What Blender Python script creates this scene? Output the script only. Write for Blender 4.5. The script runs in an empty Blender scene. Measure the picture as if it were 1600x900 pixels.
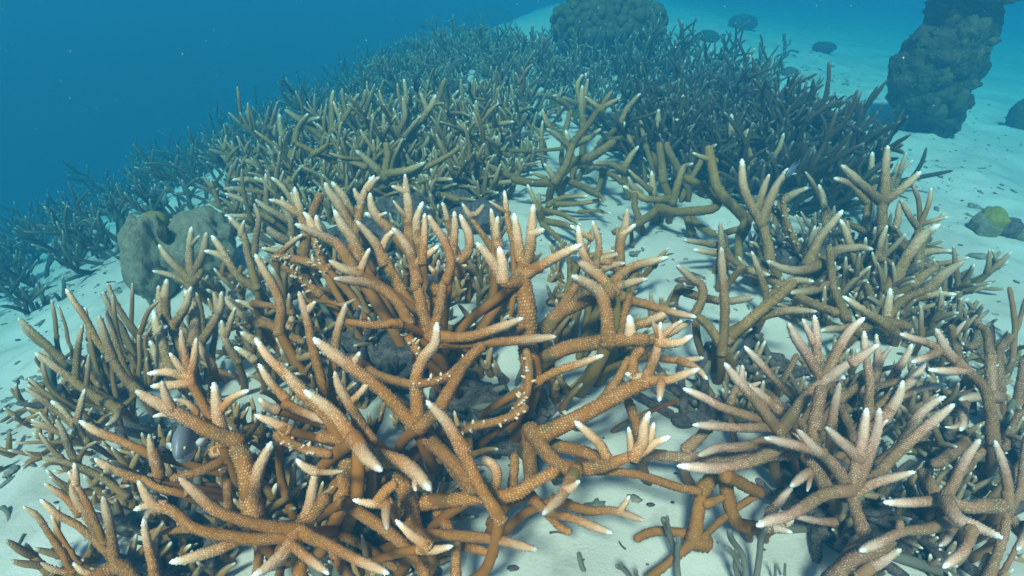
import bpy, bmesh, math, random, re
import numpy as np
from mathutils import Vector, Matrix
R_ = math.radians
random.seed(7); RNG = np.random.default_rng(11)
SC = bpy.context.scene
COL = SC.collection

# ------------------------------------------------------------------ camera
F = 873.0; PITCH = R_(30); CH = 0.60
cp, sp = math.cos(PITCH), math.sin(PITCH)
cam_d = bpy.data.cameras.new('camera'); cam = bpy.data.objects.new('camera', cam_d); COL.objects.link(cam)
cam_d.sensor_width = 36; cam_d.lens = 36 * F / 1600
cam_d.clip_start = 0.01; cam_d.clip_end = 400
cam.location = (0, 0, CH); cam.rotation_euler = (math.pi / 2 - PITCH, 0, 0)
SC.camera = cam

# ------------------------------------------------------------------ sky, sun, exposure
SUN_EL, SUN_AZ = R_(53), R_(196)          # azimuth clockwise from +Y: behind the camera, a little left
w = bpy.data.worlds.new('World'); SC.world = w; w.use_nodes = True
nt = w.node_tree; bg = nt.nodes['Background']
sky = nt.nodes.new('ShaderNodeTexSky'); sky.sky_type = 'NISHITA'; sky.sun_disc = False
sky.sun_elevation = SUN_EL; sky.sun_rotation = SUN_AZ
nt.links.new(sky.outputs[0], bg.inputs[0]); bg.inputs[1].default_value = 0.07
sl = bpy.data.lights.new('sun', 'SUN'); sun = bpy.data.objects.new('sun', sl); COL.objects.link(sun)
sl.energy = 4.8; sl.angle = R_(8); sl.color = (1.0, 0.735, 0.54)
sdir = Vector((math.sin(SUN_AZ) * math.cos(SUN_EL), math.cos(SUN_AZ) * math.cos(SUN_EL), math.sin(SUN_EL)))
sun.rotation_euler = (-sdir).to_track_quat('-Z', 'Y').to_euler()
SC.view_settings.view_transform = 'Standard'; SC.view_settings.look = 'None'
SC.view_settings.exposure = 0.85; SC.view_settings.gamma = 1
SC.cycles.volume_bounces = 1
SC.cycles.max_bounces = 6; SC.cycles.diffuse_bounces = 3
try: SC.cycles.use_denoising = True
except Exception: pass

# ------------------------------------------------------------------ water
WATER_D = 1.0
WATER_C = (0.0090, 0.0660, 0.1220)      # scattering per metre
WATER_A = (0.1557, 0.6552, 0.7611)       # absorption colour

# ------------------------------------------------------------------ noise
_P = np.random.default_rng(5).random((64, 64, 64)).astype(np.float32)
def vnoise(p):
    p = np.asarray(p, dtype=np.float64)
    i = np.floor(p).astype(int); f = p - i; f = f * f * (3 - 2 * f)
    i0 = i & 63; i1 = (i + 1) & 63
    x0, y0, z0 = i0[..., 0], i0[..., 1], i0[..., 2]; x1, y1, z1 = i1[..., 0], i1[..., 1], i1[..., 2]
    fx, fy, fz = f[..., 0], f[..., 1], f[..., 2]
    def L(a, b, t): return a + (b - a) * t
    return L(L(L(_P[x0, y0, z0], _P[x1, y0, z0], fx), L(_P[x0, y1, z0], _P[x1, y1, z0], fx), fy),
             L(L(_P[x0, y0, z1], _P[x1, y0, z1], fx), L(_P[x0, y1, z1], _P[x1, y1, z1], fx), fy), fz) * 2 - 1
def fbm(p, o=4):
    p = np.asarray(p, dtype=np.float64); s = 0; a = 1; t = 0
    for k in range(o):
        s = s + a * vnoise(p * 2 ** k + 17.3 * k); t += a; a *= .5
    return s / t

# ------------------------------------------------------------------ terrain
def sp_(v, k): return k * np.logaddexp(0, v / k)          # soft ramp
def ground(x, y):
    x = np.asarray(x, float); y = np.asarray(y, float)
    zl = -0.375 * sp_(-x - 0.72 + .25 * sp_(y - 2.1, .3), .18) - 0.35 * sp_(-x - 2.7 + .0 * y, .3)
    zr = -0.12 * sp_(x - 0.9, .2) + 0.10 * sp_(x - 4.0, .5)
    zy = 0.055 * sp_(y - 1.6, .3) - 0.045 * sp_(y - 6.0, .8)
    return np.maximum(zl + zr + zy, -5.0)

def ray(px, py):
    a = (px - 800) / F; b = (450 - py) / F
    return np.array((a, cp + b * sp, -sp + b * cp))
def at(px, py, h=0.0, tmax=9.0):
    """the point over pixel (px,py) that lies h above the ground"""
    d = ray(px, py); t = np.arange(.12, tmax, .02)
    z = CH + d[2] * t - ground(d[0] * t, d[1] * t) - h
    k = np.argmax(z <= 0) if (z <= 0).any() else len(t) - 1
    if k > 0 and z[k] <= 0:
        u = z[k - 1] / (z[k - 1] - z[k] + 1e-9); tt = t[k - 1] + u * .02
    else: tt = t[k]
    return np.array((0, 0, CH)) + d * tt
def depth(p): return float((p[1]) * cp - (p[2] - CH) * sp)
def atd(px, py, d): return np.array((0, 0, CH)) + ray(px, py) * d
def project(p):
    q = np.asarray(p) - np.array((0, 0, CH)); d = q[1] * cp - q[2] * sp
    return 800 + F * q[0] / d, 450 - F * (q[1] * sp + q[2] * cp) / d

# ------------------------------------------------------------------ materials
def nodes_of(name):
    m = bpy.data.materials.new(name); m.use_nodes = True
    n = m.node_tree.nodes; l = m.node_tree.links
    return m, n, l, n['Principled BSDF']
def mixrgb(n, l, fac, a, b, blend='MIX'):
    x = n.new('ShaderNodeMix'); x.data_type = 'RGBA'; x.blend_type = blend
    def put(s, v):
        if hasattr(v, 'is_linked'): l.new(v, s)
        elif isinstance(v, (int, float)): s.default_value = v
        else: s.default_value = (*v, 1)
    put(x.inputs[0], fac); put(x.inputs[6], a); put(x.inputs[7], b)
    return x.outputs[2]
def maprange(n, l, v, a, b, c=0., d=1., smooth=True):
    x = n.new('ShaderNodeMapRange'); x.interpolation_type = 'SMOOTHSTEP' if smooth else 'LINEAR'
    l.new(v, x.inputs[0])
    for k, q in enumerate((a, b, c, d)): x.inputs[k + 1].default_value = q
    return x.outputs[0]
def math_(n, l, op, a, b=None):
    x = n.new('ShaderNodeMath'); x.operation = op
    for k, v in enumerate((a, b)):
        if v is None: continue
        if hasattr(v, 'is_linked'): l.new(v, x.inputs[k])
        else: x.inputs[k].default_value = v
    return x.outputs[0]
def noise(n, l, vec, scale, detail=4, rough=.55):
    x = n.new('ShaderNodeTexNoise'); x.inputs['Scale'].default_value = scale
    x.inputs['Detail'].default_value = detail; x.inputs['Roughness'].default_value = rough
    if vec is not None: l.new(vec, x.inputs['Vector'])
    return x.outputs[0]
def geo_pos(n): return n.new('ShaderNodeNewGeometry').outputs['Position']

def coral_mat(name, young, old, dot, tip, dots=0.0, algae=(.10, .085, .03)):
    m, n, l, b = nodes_of(name)
    at_ = n.new('ShaderNodeAttribute'); at_.attribute_name = 'cd'
    s = n.new('ShaderNodeSeparateColor'); l.new(at_.outputs['Color'], s.inputs[0])
    pol, age, rnd = s.outputs
    pos = geo_pos(n)
    nz = noise(n, l, pos, 28, 4); nz2 = noise(n, l, pos, 140, 3)
    agem = maprange(n, l, math_(n, l, 'ADD', age, math_(n, l, 'MULTIPLY', math_(n, l, 'SUBTRACT', nz, .5), .7)), .30, .95)
    c = mixrgb(n, l, agem, young, old)
    c = mixrgb(n, l, math_(n, l, 'MULTIPLY', maprange(n, l, nz, .52, .72), .55), c, algae)
    c = mixrgb(n, l, math_(n, l, 'MULTIPLY', maprange(n, l, nz2, .35, .7), .35), c, tuple(v * .6 for v in young))
    if dots > 0:                                             # corallites too far off to be shaped one by one
        v = n.new('ShaderNodeTexVoronoi'); v.inputs['Scale'].default_value = dots; l.new(pos, v.inputs['Vector'])
        pd = maprange(n, l, v.outputs['Distance'], .42, .12)
        pol = pd
        bp = n.new('ShaderNodeBump'); bp.inputs['Strength'].default_value = .6; bp.inputs['Distance'].default_value = .002
        l.new(pd, bp.inputs['Height']); l.new(bp.outputs[0], b.inputs['Normal'])
    else:
        bp = n.new('ShaderNodeBump'); bp.inputs['Strength'].default_value = .5; bp.inputs['Distance'].default_value = .0012
        l.new(noise(n, l, pos, 900, 3), bp.inputs['Height']); l.new(bp.outputs[0], b.inputs['Normal'])
    dotf = math_(n, l, 'MULTIPLY', pol if dots > 0 else maprange(n, l, pol, .20, .66), math_(n, l, 'MULTIPLY', maprange(n, l, age, .2, 1.0, .92, .45), maprange(n, l, noise(n, l, pos, 60, 3), .36, .56, .45, 1.0)))
    c = mixrgb(n, l, dotf, c, dot)
    pale = maprange(n, l, age, .55, .05, 0, .55)
    c = mixrgb(n, l, pale, c, dot)
    tipe = math_(n, l, 'MULTIPLY', math_(n, l, 'SUBTRACT', age, math_(n, l, 'MULTIPLY', pol, .04)), maprange(n, l, rnd, 0, 1, 1.9, .75, False))
    c = mixrgb(n, l, math_(n, l, 'MULTIPLY', maprange(n, l, tipe, .12, .01), maprange(n, l, rnd, .0, .3, .35, 1.0, False)), c, tip)
    var = maprange(n, l, rnd, 0, 1, .78, 1.15, False)
    hsv = n.new('ShaderNodeHueSaturation'); l.new(var, hsv.inputs['Value']); l.new(c, hsv.inputs['Color'])
    l.new(hsv.outputs[0], b.inputs['Base Color'])
    b.inputs['Roughness'].default_value = .75; b.inputs['Specular IOR Level'].default_value = .25
    return m

M = {}
M['orange'] = coral_mat('coral_orange', (.46, .160, .040), (.35, .120, .011), (.90, .61, .44), (.86, .80, .80))
M['rust'] = coral_mat('coral_rust', (.38, .14, .04), (.34, .125, .022), (.50, .30, .12), (.7, .6, .5))
M['tan'] = coral_mat('coral_tan', (.34, .165, .080), (.24, .125, .035), (.74, .52, .36), (.85, .80, .80))
M['pink'] = coral_mat('coral_pink', (.41, .185, .125), (.24, .125, .055), (.88, .64, .54), (.86, .82, .83))
M['olive'] = coral_mat('coral_olive', (.265, .150, .050), (.19, .115, .03), (.46, .33, .20), (.62, .60, .55), dots=330)
M['olive_n'] = coral_mat('coral_olive_near', (.30, .165, .055), (.22, .125, .028), (.54, .39, .24), (.74, .70, .66))
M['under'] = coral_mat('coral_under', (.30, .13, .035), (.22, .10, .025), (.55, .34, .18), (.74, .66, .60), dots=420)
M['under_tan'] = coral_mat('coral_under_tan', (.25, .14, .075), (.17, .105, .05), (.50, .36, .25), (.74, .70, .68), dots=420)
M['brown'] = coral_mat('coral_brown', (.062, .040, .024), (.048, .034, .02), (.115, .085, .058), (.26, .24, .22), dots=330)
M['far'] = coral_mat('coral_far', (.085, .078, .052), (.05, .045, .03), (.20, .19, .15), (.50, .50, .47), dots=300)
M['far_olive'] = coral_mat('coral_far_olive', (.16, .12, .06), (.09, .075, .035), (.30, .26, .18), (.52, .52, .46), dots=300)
M['dead'] = coral_mat('coral_dead', (.22, .20, .165), (.16, .145, .12), (.38, .35, .31), (.30, .28, .25), algae=(.09, .085, .065))
M['white_tip'] = M['orange']

def rock_mat(name, a, b_, c_, scale=14, bump=.012):
    m, n, l, b = nodes_of(name); pos = geo_pos(n)
    nz = noise(n, l, pos, scale, 6, .62); n2 = noise(n, l, pos, scale * 6, 5, .65)
    c = mixrgb(n, l, maprange(n, l, nz, .36, .64), a, b_)
    c = mixrgb(n, l, maprange(n, l, n2, .5, .72), c, c_)
    l.new(c, b.inputs['Base Color']); b.inputs['Roughness'].default_value = .9
    b.inputs['Specular IOR Level'].default_value = .15
    bp = n.new('ShaderNodeBump'); bp.inputs['Strength'].default_value = .9; bp.inputs['Distance'].default_value = bump
    l.new(math_(n, l, 'ADD', nz, n2), bp.inputs['Height']); l.new(bp.outputs[0], b.inputs['Normal'])
    return m
M['rubble'] = rock_mat('rubble', (.10, .075, .08), (.27, .20, .205), (.42, .34, .345), 75, .012)
M['litter'] = rock_mat('litter', (.26, .24, .20), (.40, .37, .33), (.16, .14, .12), 60, .006)
M['litter_dark'] = rock_mat('litter_dark', (.20, .18, .155), (.32, .30, .26), (.38, .36, .32), 80, .004)
M['boulder'] = rock_mat('boulder', (.34, .31, .23), (.50, .46, .36), (.19, .165, .12), 70, .016)
M['yellow'] = rock_mat('boulder_yellow', (.36, .30, .06), (.26, .23, .08), (.20, .17, .06), 60, .004)
M['dark_rock'] = rock_mat('dark_rock', (.05, .045, .03), (.12, .10, .065), (.20, .17, .10), 16, .02)
M['head'] = rock_mat('coral_head', (.10, .085, .045), (.15, .125, .06), (.22, .18, .09), 30, .01)

def sand_mat():
    m, n, l, b = nodes_of('sand'); pos = geo_pos(n)
    big = noise(n, l, pos, 2.3, 5); mid = noise(n, l, pos, 14, 5, .6); fine = noise(n, l, pos, 260, 3, .7)
    c = mixrgb(n, l, maprange(n, l, big, .35, .65), (.54, .485, .475), (.64, .585, .575))
    c = mixrgb(n, l, math_(n, l, 'MULTIPLY', maprange(n, l, mid, .50, .70), .40), c, (.44, .42, .37))
    c = mixrgb(n, l, math_(n, l, 'MULTIPLY', maprange(n, l, fine, .55, .8), .3), c, (.40, .37, .33))
    blot = noise(n, l, pos, 6.5, 6, .68)
    c = mixrgb(n, l, math_(n, l, 'MULTIPLY', maprange(n, l, blot, .54, .70), .55), c, (.33, .31, .28))
    v = n.new('ShaderNodeTexVoronoi'); v.inputs['Scale'].default_value = 55; l.new(pos, v.inputs['Vector'])
    sp2 = maprange(n, l, v.outputs['Distance'], .16, .07)
    sel = maprange(n, l, noise(n, l, pos, 5, 3), .52, .60)
    c = mixrgb(n, l, math_(n, l, 'MULTIPLY', sp2, math_(n, l, 'MULTIPLY', sel, .7)), c, (.16, .14, .12))
    l.new(c, b.inputs['Base Color']); b.inputs['Roughness'].default_value = .95; b.inputs['Specular IOR Level'].default_value = .1
    bp = n.new('ShaderNodeBump'); bp.inputs['Strength'].default_value = .55; bp.inputs['Distance'].default_value = .006
    l.new(math_(n, l, 'ADD', mid, math_(n, l, 'MULTIPLY', fine, .35)), bp.inputs['Height']); l.new(bp.outputs[0], b.inputs['Normal'])
    return m
M['sand'] = sand_mat()
def plain(name, col, rough=.5, spec=.4):
    m, n, l, b = nodes_of(name); pos = geo_pos(n)
    c = mixrgb(n, l, maprange(n, l, noise(n, l, pos, 220, 3), .35, .7), tuple(v * .8 for v in col), col)
    l.new(c, b.inputs['Base Color']); b.inputs['Roughness'].default_value = rough; b.inputs['Specular IOR Level'].default_value = spec
    return m

# ------------------------------------------------------------------ objects
def mesh_np(name, V, Q, T=None, A=None, mat=None, smooth=True):
    """V (n,3); Q (k,4) quads; T (j,3) triangles; A (n,4) colour attribute 'cd'"""
    me = bpy.data.meshes.new(name)
    Q = np.zeros((0, 4), int) if Q is None else np.asarray(Q, int).reshape(-1, 4)
    T = np.zeros((0, 3), int) if T is None else np.asarray(T, int).reshape(-1, 3)
    V = np.asarray(V, np.float32)
    me.vertices.add(len(V)); me.vertices.foreach_set('co', V.ravel())
    nl = len(Q) * 4 + len(T) * 3
    me.loops.add(nl); me.polygons.add(len(Q) + len(T))
    me.loops.foreach_set('vertex_index', np.concatenate([Q.ravel(), T.ravel()]).astype(np.int32))
    st = np.concatenate([np.arange(len(Q)) * 4, len(Q) * 4 + np.arange(len(T)) * 3]).astype(np.int32)
    me.polygons.foreach_set('loop_start', st)
    if smooth: me.polygons.foreach_set('use_smooth', np.ones(len(Q) + len(T), bool))
    if A is not None:
        a = me.attributes.new('cd', 'FLOAT_COLOR', 'POINT'); a.data.foreach_set('color', np.asarray(A, np.float32).ravel())
    if mat is not None: me.materials.append(mat)
    me.update(calc_edges=True); me.validate()
    return me
def link(name, me, parent=None, loc=(0, 0, 0)):
    o = bpy.data.objects.new(name, me); COL.objects.link(o); o.location = loc
    if parent is not None: o.parent = parent
    return o
def tag(o, label=None, cat=None, group=None, kind=None):
    if label: o['label'] = label
    if cat: o['category'] = cat
    if group: o['group'] = group
    if kind: o['kind'] = kind
    return o
def thing(name, loc, label, cat, group=None):
    o = bpy.data.objects.new(name, None); COL.objects.link(o); o.location = loc; o.empty_display_size = .05
    return tag(o, label, cat, group)

# ------------------------------------------------------------------ branch tubes
def catmull(P, r, ds):
    P = np.asarray(P, float); r = np.asarray(r, float)
    if len(P) == 2:
        mid = (P[0] + P[1]) / 2; P = np.array([P[0], mid, P[1]]); r = np.array([r[0], (r[0] + r[1]) / 2, r[1]])
    E = np.vstack([2 * P[0] - P[1], P, 2 * P[-1] - P[-2]]); er = np.concatenate([[r[0]], r, [r[-1]]])
    out = []; orr = []
    for i in range(1, len(E) - 2):
        n = max(4, int(np.linalg.norm(E[i + 1] - E[i]) / .002)); n = min(n, 120)
        t = np.linspace(0, 1, n, endpoint=False)[:, None]
        p0, p1, p2, p3 = E[i - 1], E[i], E[i + 1], E[i + 2]
        out.append(.5 * (2 * p1 + (p2 - p0) * t + (2 * p0 - 5 * p1 + 4 * p2 - p3) * t ** 2 + (3 * p1 - p0 - 3 * p2 + p3) * t ** 3))
        orr.append(er[i] + (er[i + 1] - er[i]) * t[:, 0])
    out.append(E[-2][None]); orr.append([er[-2]])
    C = np.vstack(out); rr = np.concatenate(orr)
    s = np.concatenate([[0], np.cumsum(np.linalg.norm(np.diff(C, axis=0), axis=1))])
    n = max(5, int(s[-1] / ds) + 1); q = np.linspace(0, s[-1], n)
    return np.stack([np.interp(q, s, C[:, k]) for k in range(3)], 1), np.interp(q, s, rr), q

def tube(P, r, n, bumps, pointed=True, seed=0, wob=.12, ds=None, rnd=.5, open_start=False, tiplen=4.2):
    """a tapering branch; returns V, quads, tris, attribute, ring count"""
    rg = np.random.default_rng(seed)
    rm = float(np.mean(r))
    if ds is None: ds = rm * math.pi / n * 2 * .95 / 1.0 if bumps else rm * 1.6
    C, rr, s = catmull(P, r, ds); L = s[-1]; m = len(C)
    # finish the rings close to the end so the tip is round
    rt = rr[-1]; tl = min(rt * (tiplen if pointed else 1.0), L * .5)
    d = L - s
    if not bumps or True:
        ext = np.array([.28, .19, .11, .05, .012]) * tl
        keep = d > tl * .34
        s = np.concatenate([s[keep], L - ext]) if keep.sum() >= 2 else np.concatenate([[0, L * .3, L * .5], L - ext])
        Cs = np.stack([np.interp(s, np.linspace(0, L, m), C[:, k]) for k in range(3)], 1)
        rr = np.interp(s, np.linspace(0, L, m), rr); C = Cs; m = len(C); d = L - s
    u = np.clip(1 - d / max(tl, 1e-6), 0, 1)
    if pointed: shape = (1 - .50 * u ** 1.3) * np.sqrt(np.clip(1 - np.clip((u - .72) / .28, 0, 1) ** 2, 0, 1))
    else: shape = np.sqrt(np.clip(1 - u ** 2, 0, 1))
    rr = rr * .77
    ph = rg.random() * 50
    wn = vnoise(np.stack([s / (rm * 5) + ph, np.full(m, ph), np.zeros(m)], 1))
    rr = rr * (1 + .10 * wn) * np.maximum(shape, .02)
    env = np.clip(np.minimum(s, L - s) / (rm * 4 + 1e-9), 0, 1)
    for k in range(3):
        C[:, k] += env * rm * wob * 2.2 * vnoise(np.stack([s / (rm * 7), np.full(m, ph + 9 * k), np.zeros(m)], 1))
    t0 = C[1] - C[0]; t0 /= np.linalg.norm(t0) + 1e-9; r0 = rr[0]
    rr = rr * (1 + .16 * np.exp(-(s / (1.4 * rm)) ** 2))
    C = np.vstack([C[0] - t0 * r0 * .95, C[0] - t0 * r0 * .72, C[0] - t0 * r0 * .38, C])
    rr = np.concatenate([np.array([.38, .76, 1.03]) * r0 * 1.1, rr]); s = np.concatenate([s[0] - np.array([.95, .72, .38]) * r0, s]); d = L - s; m = len(C)
    T = np.gradient(C, axis=0); T /= np.linalg.norm(T, axis=1)[:, None] + 1e-12
    a = np.array((0, 0, 1.)) if abs(T[0][2]) < .9 else np.array((1., 0, 0))
    N = np.zeros_like(C); N[0] = np.cross(T[0], a); N[0] /= np.linalg.norm(N[0])
    for i in range(1, m):
        v = N[i - 1] - T[i] * np.dot(N[i - 1], T[i]); N[i] = v / (np.linalg.norm(v) + 1e-12)
    B = np.cross(T, N)
    ang = np.linspace(0, 2 * math.pi, n, endpoint=False)
    ii, jj = np.meshgrid(np.arange(m), np.arange(n), indexing='ij')
    rad = np.repeat(rr[:, None], n, 1); axs = np.zeros((m, n)); pol = np.zeros((m, n)); A_ = np.repeat(ang[None], m, 0)
    if bumps:
        isb = (ii % 2 == 0) & (jj % 2 == (ii // 2) % 2) & (rg.random((m, n)) > .10)
        hgt = rm * (.06 + .24 * rg.random((m, n))) * min(1, 26 / n)
        hgt = hgt * np.clip(rr[:, None] / (rm * .45), 0.15, 1)
        rad = rad + np.where(isb, hgt, -rm * .02 + rm * .03 * rg.random((m, n)))
        axs = np.where(isb, rm * .10, 0) + rm * .14 * (rg.random((m, n)) - .5) * (26 / n)
        pol = np.where(isb, .42 + .58 * rg.random((m, n)), .22 * rg.random((m, n)))
        A_ = A_ + (rg.random((m, n)) - .5) * (math.pi / n) * 1.6
    else:
        rad = rad * (1 + .06 * (rg.random((m, n)) - .5))
    V = C[:, None] + N[:, None] * (np.cos(A_) * rad)[..., None] + B[:, None] * (np.sin(A_) * rad)[..., None] + T[:, None] * axs[..., None]
    dist = np.clip(d / (rm * 14), 0, 1) if pointed else np.full(m, .75)
    A = np.stack([pol, np.repeat(dist[:, None], n, 1), np.full((m, n), rnd), np.ones((m, n))], -1)
    V = V.reshape(-1, 3); A = A.reshape(-1, 4)
    i = np.arange(m - 1)[:, None] * n; j = np.arange(n)[None]
    jn = (j + 1) % n
    Q = np.stack([i + j, i + jn, i + n + jn, i + n + j], -1).reshape(-1, 4)
    tipi = len(V); V = np.vstack([V, C[-1] + T[-1] * rr[-1] * .5, C[0] - T[0] * rr[0] * .4])
    A = np.vstack([A, [1, dist[-1], rnd, 1], [0, dist[0], rnd, 1]])
    b = (m - 1) * n; j = np.arange(n)
    Tr = np.stack([b + j, b + (j + 1) % n, np.full(n, tipi)], 1)
    Tr = np.vstack([Tr, np.stack([(j + 1) % n, j, np.full(n, tipi + 1)], 1)])
    return V, Q, Tr, A, m, n, dist

def join(parts):
    Vs, Qs, Ts, As = [], [], [], []; o = 0
    for V, Q, T, A in parts:
        Vs.append(V); As.append(A); Qs.append(np.asarray(Q, int).reshape(-1, 4) + o); Ts.append(np.asarray(T, int).reshape(-1, 3) + o); o += len(V)
    return np.vstack(Vs), np.vstack(Qs), np.vstack(Ts), np.vstack(As)

def nubs(P, r, count, seed):
    """little pale buds sprouting from a branch"""
    rg = np.random.default_rng(seed); out = []
    C, rr, s = catmull(P, r, .004)
    for k in range(count):
        i = rg.integers(1, max(2, len(C) - 1)); t = C[min(i + 1, len(C) - 1)] - C[i - 1]; t /= np.linalg.norm(t) + 1e-9
        v = rg.normal(size=3); v[2] = abs(v[2]); v[1] -= .7; v -= t * v.dot(t); v /= np.linalg.norm(v)
        q = C[i] + v * rr[i] * .8; e = q + v * rr[i] * (.5 + .5 * rg.random()) + t * rr[i] * .3
        V, Q, T, A, *_ = tube([q, (q + e) / 2, e], [rr[i] * .34] * 2 + [rr[i] * .28], 6, False, seed=int(rg.integers(1e6)), ds=rr[i] * .3)
        A[:, 1] = np.linspace(.2, .03, len(A)); A[:, 0] = .8
        out.append((V, Q, T, A))
    return out

NB = [0]
def branch_objects(parent, P, r, mat, rpx, tip=True, buds=0, seed=0, origin=None, name='branch'):
    origin = np.array(parent.location) if origin is None else origin
    P = np.asarray(P); rnd = random.random()
    near = rpx >= 5.2
    n = 42 if rpx >= 14 else 34 if rpx >= 9 else 26 if rpx >= 6.5 else 18 if near else 9
    if name == 'stem': n = 14; near = False
    V, Q, T, A, m, n, dist = tube(P, r, n, near, tip, seed, rnd=rnd)
    V = V - origin
    k = int(np.argmax(dist < .10)) if tip else 0
    NB[0] += 1
    if tip and rpx >= 6 and 2 < k < m - 1:          # the white growing point is a sub-part
        nq = (k) * n
        Vb = V[:(k + 1) * n]; Qb = Q[:nq]
        s0 = T[n:]                                   # start cap
        Vb = np.vstack([Vb, V[-1:]]); Tb = s0.copy(); Tb[Tb == len(V) - 1] = len(Vb) - 1
        Ab = np.vstack([A[:(k + 1) * n], A[-1:]])
        parts = [(Vb, Qb, Tb, Ab)]
        Vt = np.vstack([V[k * n:m * n], V[-2:-1]]); Qt = Q[nq:] - k * n
        Tt = T[:n] - k * n; At = np.vstack([A[k * n:m * n], A[-2:-1]])
    else:
        parts = [(V, Q, T, A)]; Vt = None
    if buds:
        for (v, q, t, a) in nubs(P, r, buds, seed + 3): parts.append((v - origin, q, t, a))
    o = link(name, mesh_np(name, *join(parts), mat=mat), parent)
    if Vt is not None:
        link('branch_tip', mesh_np('branch_tip', Vt, Qt, Tt, At, mat), o)
    return o

def parse(line):
    h, *pts = line.split(); flags = dict(tip=True, h0=None, h1=None, buds=0)
    m = re.match(r'([\d.]+)(-?)(n?)', h)
    r = float(m.group(1)); flags['tip'] = not m.group(2); flags['buds'] = 14 if m.group(3) else 0
    for k, v in re.findall(r'([@^])([\d.]+)', h): flags['h0' if k == '@' else 'h1'] = float(v)
    return r, flags, np.array([[float(v) for v in p.split(',')] for p in pts])

def traced_colony(label, base, mat, text, hdef=.07, hmax=.34, cat='coral', stems=True, group=None, stem_mat=None, slim=1.0):
    """a staghorn colony: each line is one branch, base to tip, seen at those pixels and rising from h0 to h1 above the sand"""
    root = thing('staghorn_coral', tuple(at(base[0], base[1], 0)), label, cat, group)
    org = np.array(root.location); root_h = org
    todo = [parse(l.strip()) for l in text.strip().splitlines() if l.strip()]
    done = []                                        # (pixel polyline, heights, r)
    items = []
    def attach(p, r):
        best = None
        for px, hs, rr in done:
            for i in range(len(px) - 1):
                a, b = px[i], px[i + 1]; ab = b - a; t = np.clip(np.dot(p - a, ab) / (ab.dot(ab) + 1e-9), 0, 1)
                dd = np.linalg.norm(a + ab * t - p)
                if dd < 1.0 * (rr + r) + 3 and (best is None or dd < best[0]): best = (dd, hs[i] + (hs[i + 1] - hs[i]) * t)
        return None if best is None else best[1]
    def finish(r, fl, px, h0, attached):
        P0 = at(px[0][0], px[0][1], h0); d = depth(P0); s = d / F
        dy = px[0][1] - px[-1][1]; dx = abs(px[-1][0] - px[0][0])
        if True:
            h1 = h0 + (.74 * dy * s / cp if dy > 0 else .22 * -dy * s) + .14 * dx * s
            h1 = min(h1, max(hmax, h0 + .01), fl['h1'] or 9)
        seg = np.concatenate([[0], np.cumsum(np.linalg.norm(np.diff(px, axis=0), axis=1))]); seg /= seg[-1]
        hs = h0 + (h1 - h0) * seg
        P = np.array([at(x, y, h) for (x, y), h in zip(px, hs)])
        rad = np.array([r * slim * depth(p) / F for p in P])
        tp = 1.08 - .30 * seg if fl['tip'] else 1.05 - .15 * seg
        rad = rad * tp
        done.append((px, hs, r)); items.append((P, rad, r, fl, attached))
    while todo:
        prog = False
        for it in list(todo):
            r, fl, px = it
            if fl['h0'] is not None: h = fl['h0']; at_ok = False
            else:
                h = attach(px[0], r); at_ok = True
                if h is None: continue
            finish(r, fl, px, h, at_ok); todo = [q for q in todo if q is not it]; prog = True
        if not prog and todo:
            r, fl, px = todo.pop(0); finish(r, fl, px, hdef, False)
    for k, (P, rad, r, fl, ok) in enumerate(items):
        branch_objects(root, P, rad, mat, r, fl['tip'], fl['buds'], seed=k * 31 + int(abs(base[0])), origin=org)
        if not ok and stems:                          # carry the branch down to the sand
            p = P[0]; gz = float(ground(p[0], p[1]))
            if p[2] - gz > .025:
                hh = p[2] - gz
                dirv = P[0] - P[1]; dirv[2] = 0; dirv /= np.linalg.norm(dirv) + 1e-9
                c = root_h - p; c[2] = 0; cl = np.linalg.norm(c); c = c / (cl + 1e-9) * min(cl, .6 * hh)
                e = p + c + dirv * .25 * hh; e[1] += .15 * hh; e[2] = float(ground(e[0], e[1])) - .012
                mid = p * .5 + e * .5 + dirv * .12 * hh
                q1 = p + (P[1] - P[0]) * .45
                branch_objects(root, [q1, p + (P[1] - P[0]) * .05, mid, e], [rad[0] * .93, rad[0] * .97, rad[0] * .95, rad[0] * 1.05], stem_mat or mat, r, False, 0, seed=k * 7 + 5, origin=org, name='stem')
    return root

# ------------------------------------------------------------------ the sea bed
def axis(lo, hi, step, far, k):
    g = lo - np.cumsum(step * 1.22 ** np.arange(1, k)); h = hi + np.cumsum(step * 1.22 ** np.arange(1, k))
    g = g[g > -far]; h = h[h < far]
    return np.concatenate([[-far], g[::-1], np.arange(lo, hi + step / 2, step), h, [far]])
XS, YS = axis(-2.2, 2.4, .022, 45, 40), axis(.05, 4.4, .022, 45, 40)
def sand_z(x, y):
    x = np.asarray(x, float); y = np.asarray(y, float); o = np.zeros_like(x)
    n = .030 * fbm(np.stack([x * 2.1, y * 2.1, o], -1), 3) + .030 * fbm(np.stack([x * 6, y * 6, o + 3], -1), 3) + .009 * np.maximum(fbm(np.stack([x * 21, y * 21, o + 7], -1), 3) - .05, 0) * 2.2
    return ground(x, y) + n - .006
gx, gy = np.meshgrid(XS, YS, indexing='ij')
gz = sand_z(gx, gy)
nx, ny = gx.shape
ii = np.arange(nx - 1)[:, None] * ny + np.arange(ny - 1)[None]
SQ = np.stack([ii, ii + ny, ii + ny + 1, ii + 1], -1).reshape(-1, 4)
tag(link('sand_floor', mesh_np('sand_floor', np.stack([gx, gy, gz], -1).reshape(-1, 3), SQ, mat=M['sand'])), kind='structure')

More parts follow.
